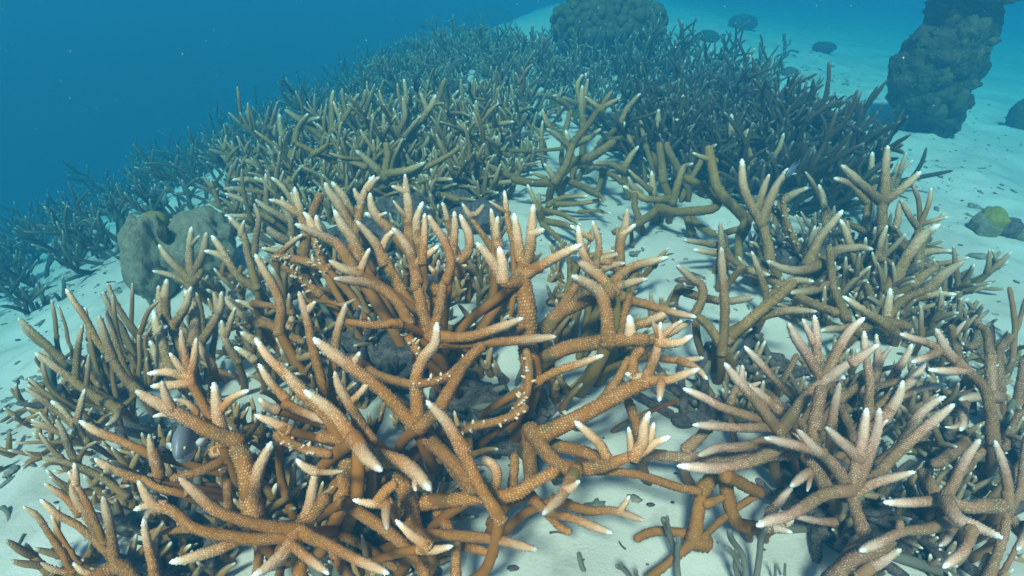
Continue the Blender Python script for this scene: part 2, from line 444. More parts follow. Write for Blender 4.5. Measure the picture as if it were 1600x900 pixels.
# the water itself: pale scattering, red light lost first
wm = bpy.data.materials.new('water_haze'); wm.use_nodes = True
wn_, wl = wm.node_tree.nodes, wm.node_tree.links
wn_.remove(wn_['Principled BSDF'])
pv = wn_.new('ShaderNodeVolumePrincipled')
pv.inputs['Color'].default_value = (*WATER_C, 1); pv.inputs['Density'].default_value = WATER_D
pv.inputs['Absorption Color'].default_value = (*WATER_A, 1); pv.inputs['Anisotropy'].default_value = 0.0
wl.new(pv.outputs[0], wn_['Material Output'].inputs['Volume'])
def box_bm(x0, x1, y0, y1, z0, z1):
    V = [(x, y, z) for x in (x0, x1) for y in (y0, y1) for z in (z0, z1)]
    Q = [(0, 1, 3, 2), (4, 6, 7, 5), (0, 4, 5, 1), (2, 3, 7, 6), (0, 2, 6, 4), (1, 5, 7, 3)]
    return V, Q
V, Q = box_bm(-46, 46, -46, 46, -6.2, 0.86)
tag(link('haze', mesh_np('haze', V, Q, mat=wm, smooth=False)), 'clear blue sea water over the whole reef', kind='stuff')

# ------------------------------------------------------------------ procedural thicket colonies
def rot(v, ax, a):
    return np.array(Matrix.Rotation(a, 3, Vector(ax)) @ Vector(v))
def gen_segments(seed, R=.18, rb=.011, nmain=6, up=.55, side=3):
    rg = np.random.default_rng(seed); segs = []; cur = [0]
    def grow(p, d, L, r, lev, age):
        n = 4; pts = [p]; q = p.copy(); v = d / np.linalg.norm(d)
        bend = rg.normal(size=3) * .26 + np.array((0, 0, .16 - .10 * lev))
        for i in range(n):
            v = v + bend / n + rg.normal(size=3) * .06; v /= np.linalg.norm(v); q = q + v * L / n; pts.append(q.copy())
        pts = np.array(pts); segs.append((pts, np.linspace(r, r * .74, n + 1), cur[0]))
        if lev >= 2: return
        k = rg.integers(side - 1, side + 2) if lev == 0 else rg.integers(1, side)
        az = rg.random() * 6.28
        for j in range(k):
            f = .28 + .62 * (j + rg.random() * .6) / k; i = min(n - 1, int(f * n)); b = pts[i] + (pts[i + 1] - pts[i]) * (f * n - i)
            t = pts[i + 1] - pts[i]; t /= np.linalg.norm(t)
            perp = np.cross(t, rg.normal(size=3)); perp /= np.linalg.norm(perp)
            az += 2.4; perp = rot(perp, t, az)
            if perp[2] < -.2: perp = -perp
            a = R_(38 + 26 * rg.random()); nd = t * math.cos(a) + perp * math.sin(a) + np.array((0, 0, .08))
            grow(b, nd, L * (.45 + .35 * rg.random()), r * (.86 if lev == 0 else .9), lev + 1, 0)
    a0 = rg.random() * 6.28
    for k in range(nmain):
        cur[0] = k; a = a0 + 6.28 * k / nmain + rg.normal() * .3; e = R_(12 + 60 * rg.random() ** 1.3 * up * 1.4)
        d = np.array((math.cos(a) * math.cos(e), math.sin(a) * math.cos(e), math.sin(e)))
        grow(np.array((math.cos(a), math.sin(a), 0)) * R * .16 + np.array((0, 0, -.02)), d, R * (.75 + .5 * rg.random()), rb, 0, 1)
    return segs
def gen_arms(seed, n=7, **k):
    arms = {}; rg = np.random.default_rng(seed + 99)
    for i, (P, r, arm) in enumerate(gen_segments(seed, **k)):
        V, Q, T, A, *_ = tube(P, r, n, False, True, seed * 100 + i, ds=.016 if n < 9 else .009, rnd=rg.random(), tiplen=4.0)
        arms.setdefault(arm, []).append((V, Q, T, A))
    return arms
def gen_mesh(seed, n=7, **k): return join([p for q in gen_arms(seed, n, **k).values() for p in q])
def gen_parts(seed, n, mat, **k): return [mesh_np('branch', *join(q), mat=mat) for q in gen_arms(seed, n, **k).values()]

def inside(p, poly):
    x, y = p; c = False
    for i in range(len(poly)):
        (x0, y0), (x1, y1) = poly[i - 1], poly[i]
        if (y0 > y) != (y1 > y) and x < (x1 - x0) * (y - y0) / (y1 - y0) + x0: c = not c
    return c
def scatter(poly, region, gap, seed, n=6000, hbase=0.0):
    """ground points inside a region whose foot shows inside a patch of the reef"""
    rg = np.random.default_rng(seed); out = []
    x0, x1, y0, y1 = region
    for _ in range(n):
        x, y = x0 + (x1 - x0) * rg.random(), y0 + (y1 - y0) * rg.random()
        z = float(ground(x, y)); u, v = project((x, y, z + hbase))
        if not inside((u, v), poly): continue
        if all((x - a) ** 2 + (y - b) ** 2 > gap ** 2 for a, b, _ in out): out.append((x, y, z))
    return out
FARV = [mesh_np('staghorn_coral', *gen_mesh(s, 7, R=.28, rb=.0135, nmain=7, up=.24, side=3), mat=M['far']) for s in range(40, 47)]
MIDV = [gen_parts(s, 9, M['olive'], R=.32, rb=.0200, nmain=6, up=.34) for s in range(60, 65)]
BRNV = [gen_parts(s, 9, M['brown'], R=.33, rb=.0180, nmain=8, up=.46, side=3) for s in range(80, 85)]
BACKV = [gen_parts(s, 8, M['far_olive'], R=.40, rb=.0215, nmain=7, up=.17) for s in range(90, 94)]
def place(vs, pts, label, group, smin=.8, smax=1.2, seed=1, sink=.01):
    rg = np.random.default_rng(seed)
    for x, y, z in pts:
        v = vs[int(rg.integers(len(vs)))]; q = (x, y, float(sand_z(x, y)) - sink)
        if isinstance(v, list):
            o = thing('staghorn_coral', q, label, 'coral', group)
            for me in v: link('branch', me, o)
        else: o = link('staghorn_coral', v, None, q)
        o.rotation_euler = (rg.normal() * .10, rg.normal() * .10, rg.random() * 6.28)
        s = smin + (smax - smin) * rg.random(); o.scale = (s, s, s * (.9 + .25 * rg.random()))
        tag(o, label, 'coral', group)
def under(spots, mat, label, group, seed, R=.12, rb=.0095, up=.22, n=10, sc=(.8, 1.05)):
    rg = np.random.default_rng(seed); vs = [gen_parts(seed * 3 + k, n, M[mat], R=R, rb=rb, nmain=6, up=up) for k in range(3)]
    place(vs, [tuple(at(x, y, 0)) for x, y in spots], label, group, sc[0], sc[1], seed)
under([(470, 480), (530, 440), (600, 430), (700, 450), (430, 560), (560, 500), (390, 470), (770, 420), (500, 540), (640, 490), (820, 570), (900, 455), (960, 500), (740, 500)], 'under', 'low orange-brown staghorn coral tangled in shade beneath the tall orange coral', 'low corals beneath the tall orange coral', 501)
under([(560, 660), (430, 740), (300, 830), (480, 700), (640, 720), (360, 880), (520, 790), (600, 820), (290, 750), (230, 850), (400, 660), (560, 880), (430, 820)], 'under', 'low rust-brown staghorn coral tangled beneath the front orange corals', 'low corals beneath the front orange corals', 505, R=.09, rb=.0075)
under([(150, 610), (120, 680), (220, 650), (260, 560), (160, 560), (180, 720), (215, 590), (330, 530)], 'under', 'low brown staghorn coral tangled beneath the slender left coral', 'low corals beneath the slender left coral', 511, R=.10, rb=.007)
under([(1530, 590), (1570, 640), (1500, 640), (1590, 730), (1510, 720), (1560, 820), (1470, 850), (1400, 870)], 'under_tan', 'low grey-tan staghorn coral tangled at the right edge and corner', 'low corals at the right edge', 531, R=.09, rb=.0075)
under([(430, 335), (490, 345), (385, 345), (520, 330), (580, 345), (650, 350)], 'olive', 'low olive-tan staghorn coral tangled behind the tall orange coral', 'low corals behind the tall orange coral', 525, R=.12, rb=.010)
under([(1250, 440), (1330, 460), (1400, 470), (1450, 440), (1330, 390), (1215, 400), (1380, 420), (1420, 500), (1300, 500)], 'under_tan', 'low tan staghorn coral tangled beneath the star-branched coral', 'low corals beneath the star-branched coral', 515, R=.13)
under([(1300, 700), (1390, 640), (1250, 640), (1440, 700), (1330, 600), (1200, 640), (1400, 570)], 'under_tan', 'low tan staghorn coral tangled beneath the open-hand coral', 'low corals beneath the open-hand coral', 521, R=.10, rb=.0075)
LEFT_POLY = [(-500, 470), (-60, 390), (0, 345), (140, 262), (250, 195), (450, 100), (640, 75), (700, 60), (640, 150), (560, 205), (420, 265), (390, 285),
             (350, 322), (270, 330), (215, 365), (185, 405), (110, 400), (70, 470), (20, 500), (-300, 800)]
pts = scatter(LEFT_POLY, (-4.6, .3, .6, 6.0), .248, 3, 9000, hbase=.02); pts = [p for p in pts if project(p)[0] > -60]
def zone(p):
    u, v = project(p)
    return 0 if v > 300 else 1 if u < 380 else 2
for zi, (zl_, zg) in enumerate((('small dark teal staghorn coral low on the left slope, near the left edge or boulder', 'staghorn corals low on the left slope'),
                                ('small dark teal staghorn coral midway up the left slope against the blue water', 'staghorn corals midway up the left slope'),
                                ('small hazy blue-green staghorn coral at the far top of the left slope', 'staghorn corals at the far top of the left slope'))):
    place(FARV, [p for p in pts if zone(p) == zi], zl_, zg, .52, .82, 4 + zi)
print('left thicket', len(pts))
BACK_POLY = [(590, 115), (660, 75), (730, 66), (905, 82), (900, 205), (800, 195), (620, 175)]
pts = scatter(BACK_POLY, (-1.2, 1.2, 1.5, 5), .20, 5, 8000)
place(BACKV, pts, 'dull grey-green staghorn coral packed in the thicket at the back centre', 'staghorn corals packed at the back centre', .36, .52, 6)
print('back', len(pts))
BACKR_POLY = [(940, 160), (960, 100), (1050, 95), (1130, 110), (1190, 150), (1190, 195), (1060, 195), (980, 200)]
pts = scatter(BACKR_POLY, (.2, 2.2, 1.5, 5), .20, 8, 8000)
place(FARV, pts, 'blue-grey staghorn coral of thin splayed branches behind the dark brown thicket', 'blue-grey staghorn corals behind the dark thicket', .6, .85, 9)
print('backr', len(pts))
KFILL = [(985, 225), (1100, 185), (1190, 205), (1280, 240), (1300, 290), (1250, 320), (1190, 300), (1130, 290), (1040, 270)]
pts = scatter(KFILL, (.2, 1.6, .9, 3), .13, 12, 8000)
place(BRNV, pts, 'dark brown bushy staghorn coral in the shaded thicket right of centre', 'dark brown staghorn corals right of centre', .52, .70, 13)
print('K', len(pts))
LFILL = [(405, 290), (480, 235), (560, 205), (800, 200), (800, 290), (700, 320), (600, 320), (480, 340), (390, 340)]
pts = scatter(LFILL, (-1.1, .3, .9, 3), .14, 15, 8000)
place(MIDV, pts, 'olive-brown staghorn coral tangled low in the middle thicket', 'olive staghorn corals low in the middle thicket', .46, .58, 16)
print('L', len(pts))

# ------------------------------------------------------------------ the near colonies, branch by branch
traced_colony('large orange staghorn coral in the middle, tallest of the near corals', (690, 600), M['orange'], '''
18-@.10 835,600 822,520 820,470 815,430
13@.13 655,672 650,630 648,590 660,560 680,535 683,503
13^.33 652,667 615,630 575,595 530,562 489,528
7 548,572 556,562 563,550
14-@.11 655,672 690,705 720,735 742,770
12-@.15 655,668 690,640
11- 690,632 715,590 735,560 757,538
8-n 648,602 690,592 720,570 745,548
10@.17 678,526 730,526 780,511 818,497
10@.16 688,536 750,536 830,529 869,526
10 565,668 545,628 530,602 523,580
7 548,628 565,612 580,593
9-@.12 582,690 565,660 548,640
12@.13 540,688 500,640 470,610 429,562
10 482,622 440,580 415,555 399,528
8 446,622 425,600 404,568
9@.11 510,664 505,600 495,560 480,500 467,455
6 482,484 493,471
9@.12 515,617 522,570 528,520 541,474
8-@.20 625,506 580,508 540,503
10@.18 640,506 620,470 580,445 522,435
9-n@.14 662,562 640,530 630,503
11-@.16 672,524 660,475 652,445
9- 650,450 650,420 642,395
10^.34 652,440 645,400 630,375 613,356
8 650,412 668,397 686,384
8 660,410 663,370 664,333
10- 675,528 688,475 693,440
9-@.09 552,562 600,588 648,602
9@.13 448,632 475,645 512,660
9@.15 450,672 430,662 398,648
8@.12 432,641 415,633 405,622
10-@.14 628,455 606,412 597,395
9^.34 600,412 590,385 575,365 557,345
7 596,392 606,372 619,358
9@.21 562,427 540,421 514,407
7 562,426 570,406 578,388
9 697,440 705,410 695,380 680,355 669,336
8@.17 707,405 710,360 710,330
9@.17 710,415 730,395 732,370 725,350 719,335
12-n@.19 678,455 684,428 698,417 714,420 722,432
11^.35 815,440 790,440 775,415 760,395 744,379
11 786,438 784,405 780,386
11^.35@.17 812,432 825,395 830,355 834,319
8 829,366 851,359
10 813,405 808,365 803,333
10@.19 822,428 865,405 909,382
8@.16 779,385 776,360 778,338
6@.17 772,360 769,340 767,326
6@.15 802,375 792,340 788,298
5 795,333 780,325 764,314
6@.13 770,390 750,360 735,338 722,318
6 735,338 746,333 756,320
6@.13 702,355 697,335 691,316
6@.12 705,375 690,365 676,352
9@.14 640,372 638,325 632,285
6 634,300 625,296 612,291
6 636,300 634,285 633,272
9@.14 655,378 652,345 661,315
5 640,345 625,328 614,313
9@.15 610,360 594,345 583,325 578,301
5 588,340 595,336 605,332
7@.13 603,348 585,340 570,333
11@.15 562,402 550,372 536,355 522,328
8@.12 552,390 560,345 568,308 585,274
6 575,296 585,284 593,277
6 565,318 558,305 553,294
10@.13 550,360 530,320 515,300 508,285
8@.11 558,350 538,310 518,284
9-@.12 475,392 485,345 502,302
10@.15 552,420 530,385 505,370 461,350
7 500,366 497,350 494,336
7 490,360 482,340 474,332
8@.13 475,348 468,325 460,292
7 467,333 440,318 420,312
6@.11 430,403 450,385 473,366
8-n@.11 512,420 470,406 424,402
7-n@.10 510,430 497,390 490,360
9@.11 436,520 440,480 425,440 399,397
8-n@.10 500,460 470,435 440,415
9- 436,520 438,490
7@.08 452,512 457,495 460,486
8-@.08 400,502 430,511 475,535
6-@.09 395,474 430,479 460,490
5@.10 470,472 510,471 535,476 556,467
9-n@.09 800,652 822,612 826,570 822,545
8@.11 820,608 870,582 910,566 943,555
14-@.07 828,672 826,715 830,762
9-n@.07 690,680 740,668 790,655 825,635
''', hdef=.09)

traced_colony('orange staghorn coral with long branches reaching right over pale sand from the central coral', (900, 600), M['orange'], '''
14-@.09 836,572 880,546 930,536 980,531 1015,531
14-@.10 846,522 875,490 920,468 962,457
9- 868,492 888,465 908,435
13^.30@.13 950,536 948,500 943,468 928,450 893,431
8-@.13 970,522 975,495 985,458
10 985,530 985,510 983,492
15-@.09 838,684 900,652 960,620 1012,594
10^.33 1008,600 1020,565 1028,530 1032,503
5 1030,530 1022,510 1017,493
6 1033,527 1050,512 1066,501
9 1030,536 1060,535 1082,524
9 1010,594 1040,595 1070,585 1093,576
8 1034,590 1033,610 1030,627
10^.26 1006,592 988,587 977,584
7@.13 1016,556 1060,563 1100,559
7 1062,564 1090,576 1105,593
10- 988,585 992,558 1006,545
9-@.09 940,627 965,590 985,558
14-@.09 830,672 855,705 880,728 920,731 962,722
10 958,723 1000,706 1020,692 1048,682
10 950,720 935,690 898,658
11 990,713 1005,690 1007,665 1015,643
8 1003,700 1015,685 1022,660
7 988,712 985,690 982,667
11^.25@.14 900,735 880,768 862,790 848,804
8 880,768 895,760 906,751
8-@.08 895,736 950,736 1000,743 1060,760 1098,768
12-@.06 850,690 895,703 940,716
11^.30@.15 960,458 936,430 905,408 892,400
9@.11 960,462 1010,475 1050,486 1088,496
8@.10 1000,506 1030,495 1056,482
8@.08 1012,532 1050,516 1082,500
10-@.05 1003,692 990,652 980,622
5-@.06 1005,648 1030,636 1062,624
9@.12 945,450 925,420 910,395 903,352
7@.12 930,422 935,380 926,345
6 924,372 905,362 891,352
9@.12 968,420 970,380 978,350 980,326
6 973,366 985,358 993,350
9@.11 960,440 985,418 1020,408 1044,402
7 955,410 935,405 970,396
8@.11 930,430 950,415 977,411
8@.11 965,448 985,442 1012,436
7@.11 990,430 1000,420 1003,413
6@.09 905,410 925,400 960,392
''', hdef=.08, stem_mat=M['olive_n'])

traced_colony('pale orange staghorn coral with a spray of white tips beside the grey fish, left front', (375, 760), M['orange'], '''
17-@.10 396,800 384,730 366,690
13^.28 372,690 320,668 270,640 212,610
8 268,640 260,620 253,595
6@.16 272,650 258,647 239,651
9-@.15 352,688 325,645 300,600
8 298,592 265,582 230,584
9 300,598 270,602 235,604
7 297,590 280,570 265,551
7 297,590 303,560 307,528
7 294,575 288,545 283,515
9@.16 335,625 333,578 322,556 306,530
12@.16 350,690 341,655 338,620 334,597
8 341,645 362,623 389,610
6@.13 315,650 292,629 270,624
10@.13 336,706 352,699 368,677
9-@.13 350,720 310,738 266,749
8-@.06 357,802 357,762 350,735
9-@.10 248,745 243,718 240,700
8 244,725 238,705 233,678
7-@.09 290,772 250,763 222,746
8@.10 245,757 205,745 175,733 148,716
5@.09 237,752 205,736 171,719
8@.11 242,712 190,689 152,672 124,657
''', hdef=.08)

traced_colony('orange staghorn coral with branches crossing in an X above the bottom edge', (480, 860), M['orange'], '''
12-@.12 470,905 466,860 466,828
11^.24 466,828 400,817 340,800 310,775 280,746
11@.12 466,826 483,790 490,755 493,735
6 495,737 515,738 536,736
8 493,737 476,729 463,717
13-^.22 468,826 490,800 513,774
11 470,830 510,850 560,875 608,896
12 466,831 448,860 420,885 393,902
9 452,846 480,870 514,897
11^.22@.12 458,838 400,840 310,825 270,795 240,785 216,751
8 257,789 232,790 209,797
11@.11 385,836 345,858 300,872 265,879
9-@.04 404,840 405,870 400,906
7-@.06 345,830 290,828 234,832
12^.25@.09 394,820 400,772 409,730 425,690
13^.28@.14 562,702 535,660 510,635 475,610
14@.17 553,685 575,712 597,736
15@.13 590,715 630,722 655,742 673,766
6 650,745 648,758 650,767
9-n@.12 436,680 470,699 518,710
11-@.12 575,706 535,690 494,682
16-@.06 534,795 540,742 546,700
18-@.05 646,840 640,785 622,735
9-@.05 545,767 580,756 602,747
10- 590,785 605,766 620,754
8@.14 608,786 582,786 551,781
9 604,784 603,805 605,828
11-@.08 535,785 585,815 630,850 668,900
8-@.04 528,834 570,850 600,875 620,889
10-@.04 515,830 525,870 546,907
9@.13 668,852 645,836 618,812
9@.12 656,858 680,859 708,853
10@.09 655,835 720,838 780,845 840,859
9-@.04 712,906 712,862 716,845
8-@.05 716,852 750,860 777,869
13-@.05 684,785 694,812 703,832
13-@.08 665,785 740,778 800,774 835,755 873,733
12-^.20@.13 783,812 750,760 725,705 697,658
12 725,705 697,658 666,626
17-@.06 668,690 702,715 742,772
10@.10 745,776 770,765 775,737 760,720 736,724
9-@.05 800,772 803,737 804,708
9@.07 865,782 920,795 960,796 1007,814
6 968,798 978,786 984,774
9@.07 828,774 850,795 900,810 957,834
8-@.04 845,788 870,820 892,833
''', hdef=.07, hmax=.27)

traced_colony('thin-branched orange staghorn coral with pointed tips alone in the bottom left corner', (195, 890), M['orange'], '''
13-@.07 140,908 185,886 214,912
9^.21 175,868 140,815 118,780 111,755
7 166,860 125,822 90,802 63,780
6 123,804 104,777 69,755
9 180,882 174,842 168,805 161,775
6@.09 164,848 140,795 118,755 107,736
6 118,757 118,740 116,723
6@.06 115,893 82,842 60,810 36,791
5@.06 124,882 95,836 80,803
6 155,902 130,893 114,879
6@.05 115,896 85,890 64,879
8@.08 243,905 235,870 228,835 225,810
8@.08 248,797 233,804 225,818
6@.04 205,892 220,886 236,880
''', hdef=.06, hmax=.24)

traced_colony('slender tan staghorn coral with many thin spread branches at the left side', (180, 660), M['tan'], '''
8-@.10 218,612 195,590 175,560
8^.27 175,560 165,528 155,493
6 165,548 150,528 130,490 103,451
5-@.05 185,642 178,600 174,572
8@.07 186,640 140,612 105,585 55,551
6 118,594 122,555 129,507
5 134,606 137,575 139,553
5@.06 188,640 213,615 217,570 218,508
5 219,520 233,485 248,470
6@.07 212,520 186,485 168,443
6@.07 192,516 175,490 161,456
4 205,508 206,470 207,442
4@.06 90,542 87,505 80,468
3 107,535 101,505 90,476
6@.06 98,562 60,525 29,497
5@.05 104,568 70,542 32,510
5@.05 122,642 90,620 72,598 66,560
5@.05 130,630 85,622 44,591
6@.05 124,672 80,635 40,606
6@.06 136,690 105,650 80,626
6 120,665 126,632 133,608
6@.09 187,641 180,656 165,665
5@.05 108,685 75,668 48,655
4 90,676 65,666 48,663
4 85,671 70,655 62,645
4-@.02 70,641 35,640 0,660
6@.04 198,776 150,741 105,722 57,714
4 62,716 48,722 34,734
3 62,716 48,711 36,703
5@.05 104,724 82,700 61,676
6@.05 122,727 108,700 98,675 88,655
5 122,722 132,702 151,690
4@.04 108,690 60,691 21,692
6@.06 150,610 120,600 92,575 66,545
5@.06 160,600 150,570 142,530 138,495
5@.06 170,590 155,555 140,520 133,480
5@.06 205,560 188,540 180,500 176,460
4@.05 230,560 228,530 240,505
6@.08 205,600 190,560 178,520 165,485
''', hdef=.06, hmax=.28)

traced_colony('upright brown-orange staghorn coral with bent prongs beside the big left boulder base', (310, 580), M['tan'], '''
8@.09 255,578 245,552 234,532
9@.09 268,575 255,545 245,512 240,485
7 246,522 252,514 261,510
9-@.08 286,570 275,522 260,495 258,460
7 258,462 260,450 261,436
8 272,508 290,480 299,448
7 254,495 250,470 248,446
10@.10 304,534 306,505 304,480 289,453
6-@.07 316,505 312,480 308,462
8@.09 308,545 330,510 343,482 347,455
6 341,488 338,470 334,457
7@.08 372,565 355,535 346,500
6 352,525 362,500 368,480
7@.08 404,508 375,490 348,463
6@.07 400,482 385,474 368,469
7@.09 398,562 382,551 366,542
8@.10 402,534 386,525 376,519
6@.05 330,560 335,520 333,490
6@.05 290,520 280,500 285,480
''', hdef=.06, hmax=.27)

traced_colony('small orange staghorn coral with five upright prongs in front of the boulder', (298, 455), M['tan'], '''
8-@.06 297,470 298,450 298,438
7^.22 297,440 280,420 262,400 248,382
7 298,436 297,392 300,354
4 299,384 305,376 312,368
7 301,434 315,400 323,363
6 296,445 270,431 238,423
6- 303,440 312,430 316,420
8@.08 402,452 370,430 350,400 331,368
6 352,403 338,396 319,392
7@.09 402,450 387,400 378,365 357,338
5 377,368 379,356 382,344
5- 373,432 375,424 377,414
''', hdef=.05, hmax=.24)

traced_colony('pinkish tan staghorn coral spread like an open hand, largest at the right front', (1290, 740), M['pink'], '''
12-@.09 1290,760 1268,715 1275,655 1284,602
11^.28@.11 1218,674 1260,622 1300,586 1337,561
10 1284,592 1260,552 1245,530 1231,504
9 1292,582 1310,545 1330,515 1351,496
8 1278,565 1275,525 1272,492
6 1270,535 1262,516 1254,498
8 1333,566 1355,549 1373,538
7@.14 1302,590 1312,588 1320,592
8@.10 1298,672 1305,632 1312,598
8@.09 1357,645 1357,600 1352,556 1350,517
7@.08 1363,605 1370,560 1369,522
6 1368,595 1380,560 1393,541
7@.08 1390,598 1415,560 1425,537
8-@.08 1310,625 1342,602 1356,578
7-@.08 1314,614 1360,606 1412,594
10@.09 1380,655 1402,622 1411,594
9@.09 1372,640 1400,612 1425,592 1446,567
7@.08 1400,622 1440,608 1479,601
9@.07 1412,694 1430,655 1450,634 1477,619
10@.08 1360,752 1400,712 1440,675 1470,650 1491,631
12-@.06 1352,840 1340,805 1331,772
11^.30 1331,768 1340,725 1350,685 1354,637
11 1333,765 1353,722 1370,682 1374,637
5 1374,668 1380,661 1388,656
11 1327,762 1300,722 1270,696 1246,671
10 1342,718 1320,695 1290,667
10 1285,708 1240,694 1194,684
11@.13 1328,766 1290,771 1240,800 1182,822
9 1334,772 1365,755 1400,745 1430,737
9@.10 1292,726 1262,740 1235,760
5 1268,742 1264,755 1261,768
8@.05 1203,802 1220,780 1240,755
11-@.06 1005,710 1080,715 1150,712 1250,708
11^.22@.12 1224,690 1190,713 1130,731 1058,728
9@.12 1202,690 1150,700 1122,700 1091,712
10-@.07 1072,702 1095,681 1118,658
10^.29@.11 1218,674 1176,622 1150,590 1132,567
6 1158,597 1160,582 1160,570
9@.11 1205,662 1130,637 1102,622 1067,607
9@.11 1212,668 1150,666 1082,664
8@.10 1215,640 1182,612 1164,600
5 1172,604 1180,601 1189,597
8@.07 1252,628 1205,586 1180,560 1163,541
7-@.07 1140,630 1146,615 1153,602
6-@.05 1216,606 1230,580 1246,553
9-@.06 1195,612 1230,645 1265,675
7@.05 1303,816 1270,812 1238,806
8@.06 1195,825 1215,826 1238,832
6@.06 1222,822 1232,817 1240,812
9-@.05 1310,640 1330,670 1325,700
8-@.05 1300,610 1320,650 1335,690
9@.05 1245,690 1242,665 1238,635
''', hdef=.07, hmax=.31)

traced_colony('pinkish staghorn coral with a Y of white-tipped prongs in the bottom right corner', (1500, 860), M['pink'], '''
12-@.10 1560,790 1510,790 1478,780
9^.22 1478,780 1430,785 1380,785
9 1479,775 1500,740 1515,710 1531,686
12@.13 1479,780 1495,810 1530,825 1567,841
9 1518,828 1505,860 1473,887
10@.10 1492,812 1450,826 1410,832 1370,850 1343,861
7- 1406,832 1406,824 1407,813
7@.08 1493,818 1480,842 1467,853
13-@.05 1298,908 1330,875 1370,860 1396,842
10@.06 1342,900 1380,872 1408,858
9-@.03 1290,905 1312,880 1342,838
12-@.05 1468,782 1452,755 1440,733
9@.08 1575,795 1572,745 1554,688
10-@.05 1560,792 1582,815 1602,842
8-@.04 1543,905 1564,857 1573,808
5-@.03 1568,893 1580,870 1590,848
8@.07 1612,818 1597,845 1589,859
8-@.05 1578,748 1592,732 1610,712
7-@.05 1592,775 1600,720 1606,680
10-@.05 1512,690 1482,716 1456,726
6-@.05 1525,715 1540,700 1553,683
7-@.03 1530,905 1540,880 1546,865
''', hdef=.06, hmax=.25)

traced_colony('bare brown-orange staghorn coral arch of thick knuckled branches standing on the bottom sand', (1088, 846), M['rust'], '''
16-@.025 1100,846 1085,845 1072,848
13-^.10@.03 1085,840 1091,798 1098,766
13-^.13 1098,766 1115,746 1134,741
13-^.03 1132,742 1140,790 1152,816 1182,826
8-@.07 1104,787 1132,776
12-^.08@.13 1134,744 1170,760 1190,772
9-@.02 1085,835 1050,832 1020,832 992,843
9-^.01@.03 1085,845 1060,865 1008,908
7-@.03 1095,842 1130,811 1182,774
''', hdef=.05, hmax=.2, stems=False)

traced_colony('tan staghorn coral with two tall bent prongs on the sand right of centre', (1130, 560), M['tan'], '''
9@.07 1128,552 1131,500 1132,450 1127,386
9-@.07 1132,548 1110,512 1090,494
8@.10 1086,491 1097,465 1095,445 1080,435 1057,414
10-@.07 1136,532 1180,490 1215,461 1243,438
9@.08 1140,522 1175,500 1225,486 1277,487
8@.06 1060,452 1100,466 1140,471 1178,465
6@.07 1128,390 1127,365 1125,346
6@.06 1130,385 1100,379 1068,375
6@.05 1125,397 1105,394 1083,390
6-@.05 1128,397 1160,416 1183,426
6@.07 1196,452 1184,420 1174,393
7@.07 1156,420 1180,424 1203,430
8@.08 1215,452 1240,439 1272,440
9@.07 1300,445 1270,452 1235,458
''', hdef=.06, hmax=.27)

traced_colony('brown and tan staghorn coral with star-shaped branching beside the open right sand', (1370, 470), M['tan'], '''
9@.09 1262,412 1280,376 1300,350 1317,328
9@.09 1288,408 1310,391 1340,387 1364,390
9@.09 1288,412 1250,422 1225,420 1198,408
7-@.05 1304,470 1300,420 1295,383
7@.06 1346,428 1330,390 1320,360 1312,343
6-@.08 1370,374 1345,360 1314,344
11^.28@.07 1388,455 1415,402 1440,370 1469,350
7@.07 1430,406 1450,394 1488,392
10@.07 1448,455 1475,430 1506,408
8-@.05 1425,446 1445,430 1465,416
5@.06 1445,418 1480,410 1515,402
9-@.08 1372,400 1378,350 1378,318
9^.27 1378,315 1340,286 1314,258
8 1382,308 1385,265 1387,227
8 1384,313 1410,295 1439,268
8-@.07 1348,376 1355,340 1357,314
7 1354,314 1330,290 1303,279
6@.08 1363,295 1363,262 1363,237
5@.07 1398,290 1409,262 1416,238
4 1405,272 1415,260 1427,250
5@.07 1388,300 1400,266 1406,252
8-@.06 1434,420 1436,380 1437,352
6 1436,357 1420,335 1407,311
5 1437,350 1435,312 1424,283
5 1438,352 1450,320 1455,293
5 1440,350 1460,344 1482,339
6@.07 1440,385 1460,352 1476,333
7@.08 1395,380 1402,342 1406,313
6@.09 1372,400 1378,375 1386,352
6-@.09 1368,404 1385,408 1397,416
6-@.08 1368,346 1385,355 1400,370 1416,392
9-@.06 1202,405 1198,380 1190,346
9^.29 1190,350 1174,320 1163,290 1159,248
9 1191,346 1205,310 1231,263
7 1183,325 1193,292 1202,272
7@.08 1222,314 1240,303 1263,293
6-n@.06 1247,388 1231,350 1221,303
7-n@.06 1238,375 1216,336 1198,318
6@.06 1290,352 1286,312 1279,288
5@.06 1292,330 1278,300 1258,268
8@.06 1402,518 1365,496 1340,481 1316,463
11-@.06 1340,516 1370,501 1425,512
7@.06 1348,512 1320,511 1282,517
8-@.05 1382,500 1410,470 1445,453
7@.06 1428,466 1460,460 1494,460
7-@.05 1370,488 1362,466 1354,443
8-@.05 1322,498 1310,470 1299,443
5@.05 1440,532 1440,492 1438,477
9-@.05 1180,420 1240,460 1310,490
8@.05 1385,500 1388,475 1391,450
''', hdef=.06, hmax=.29)

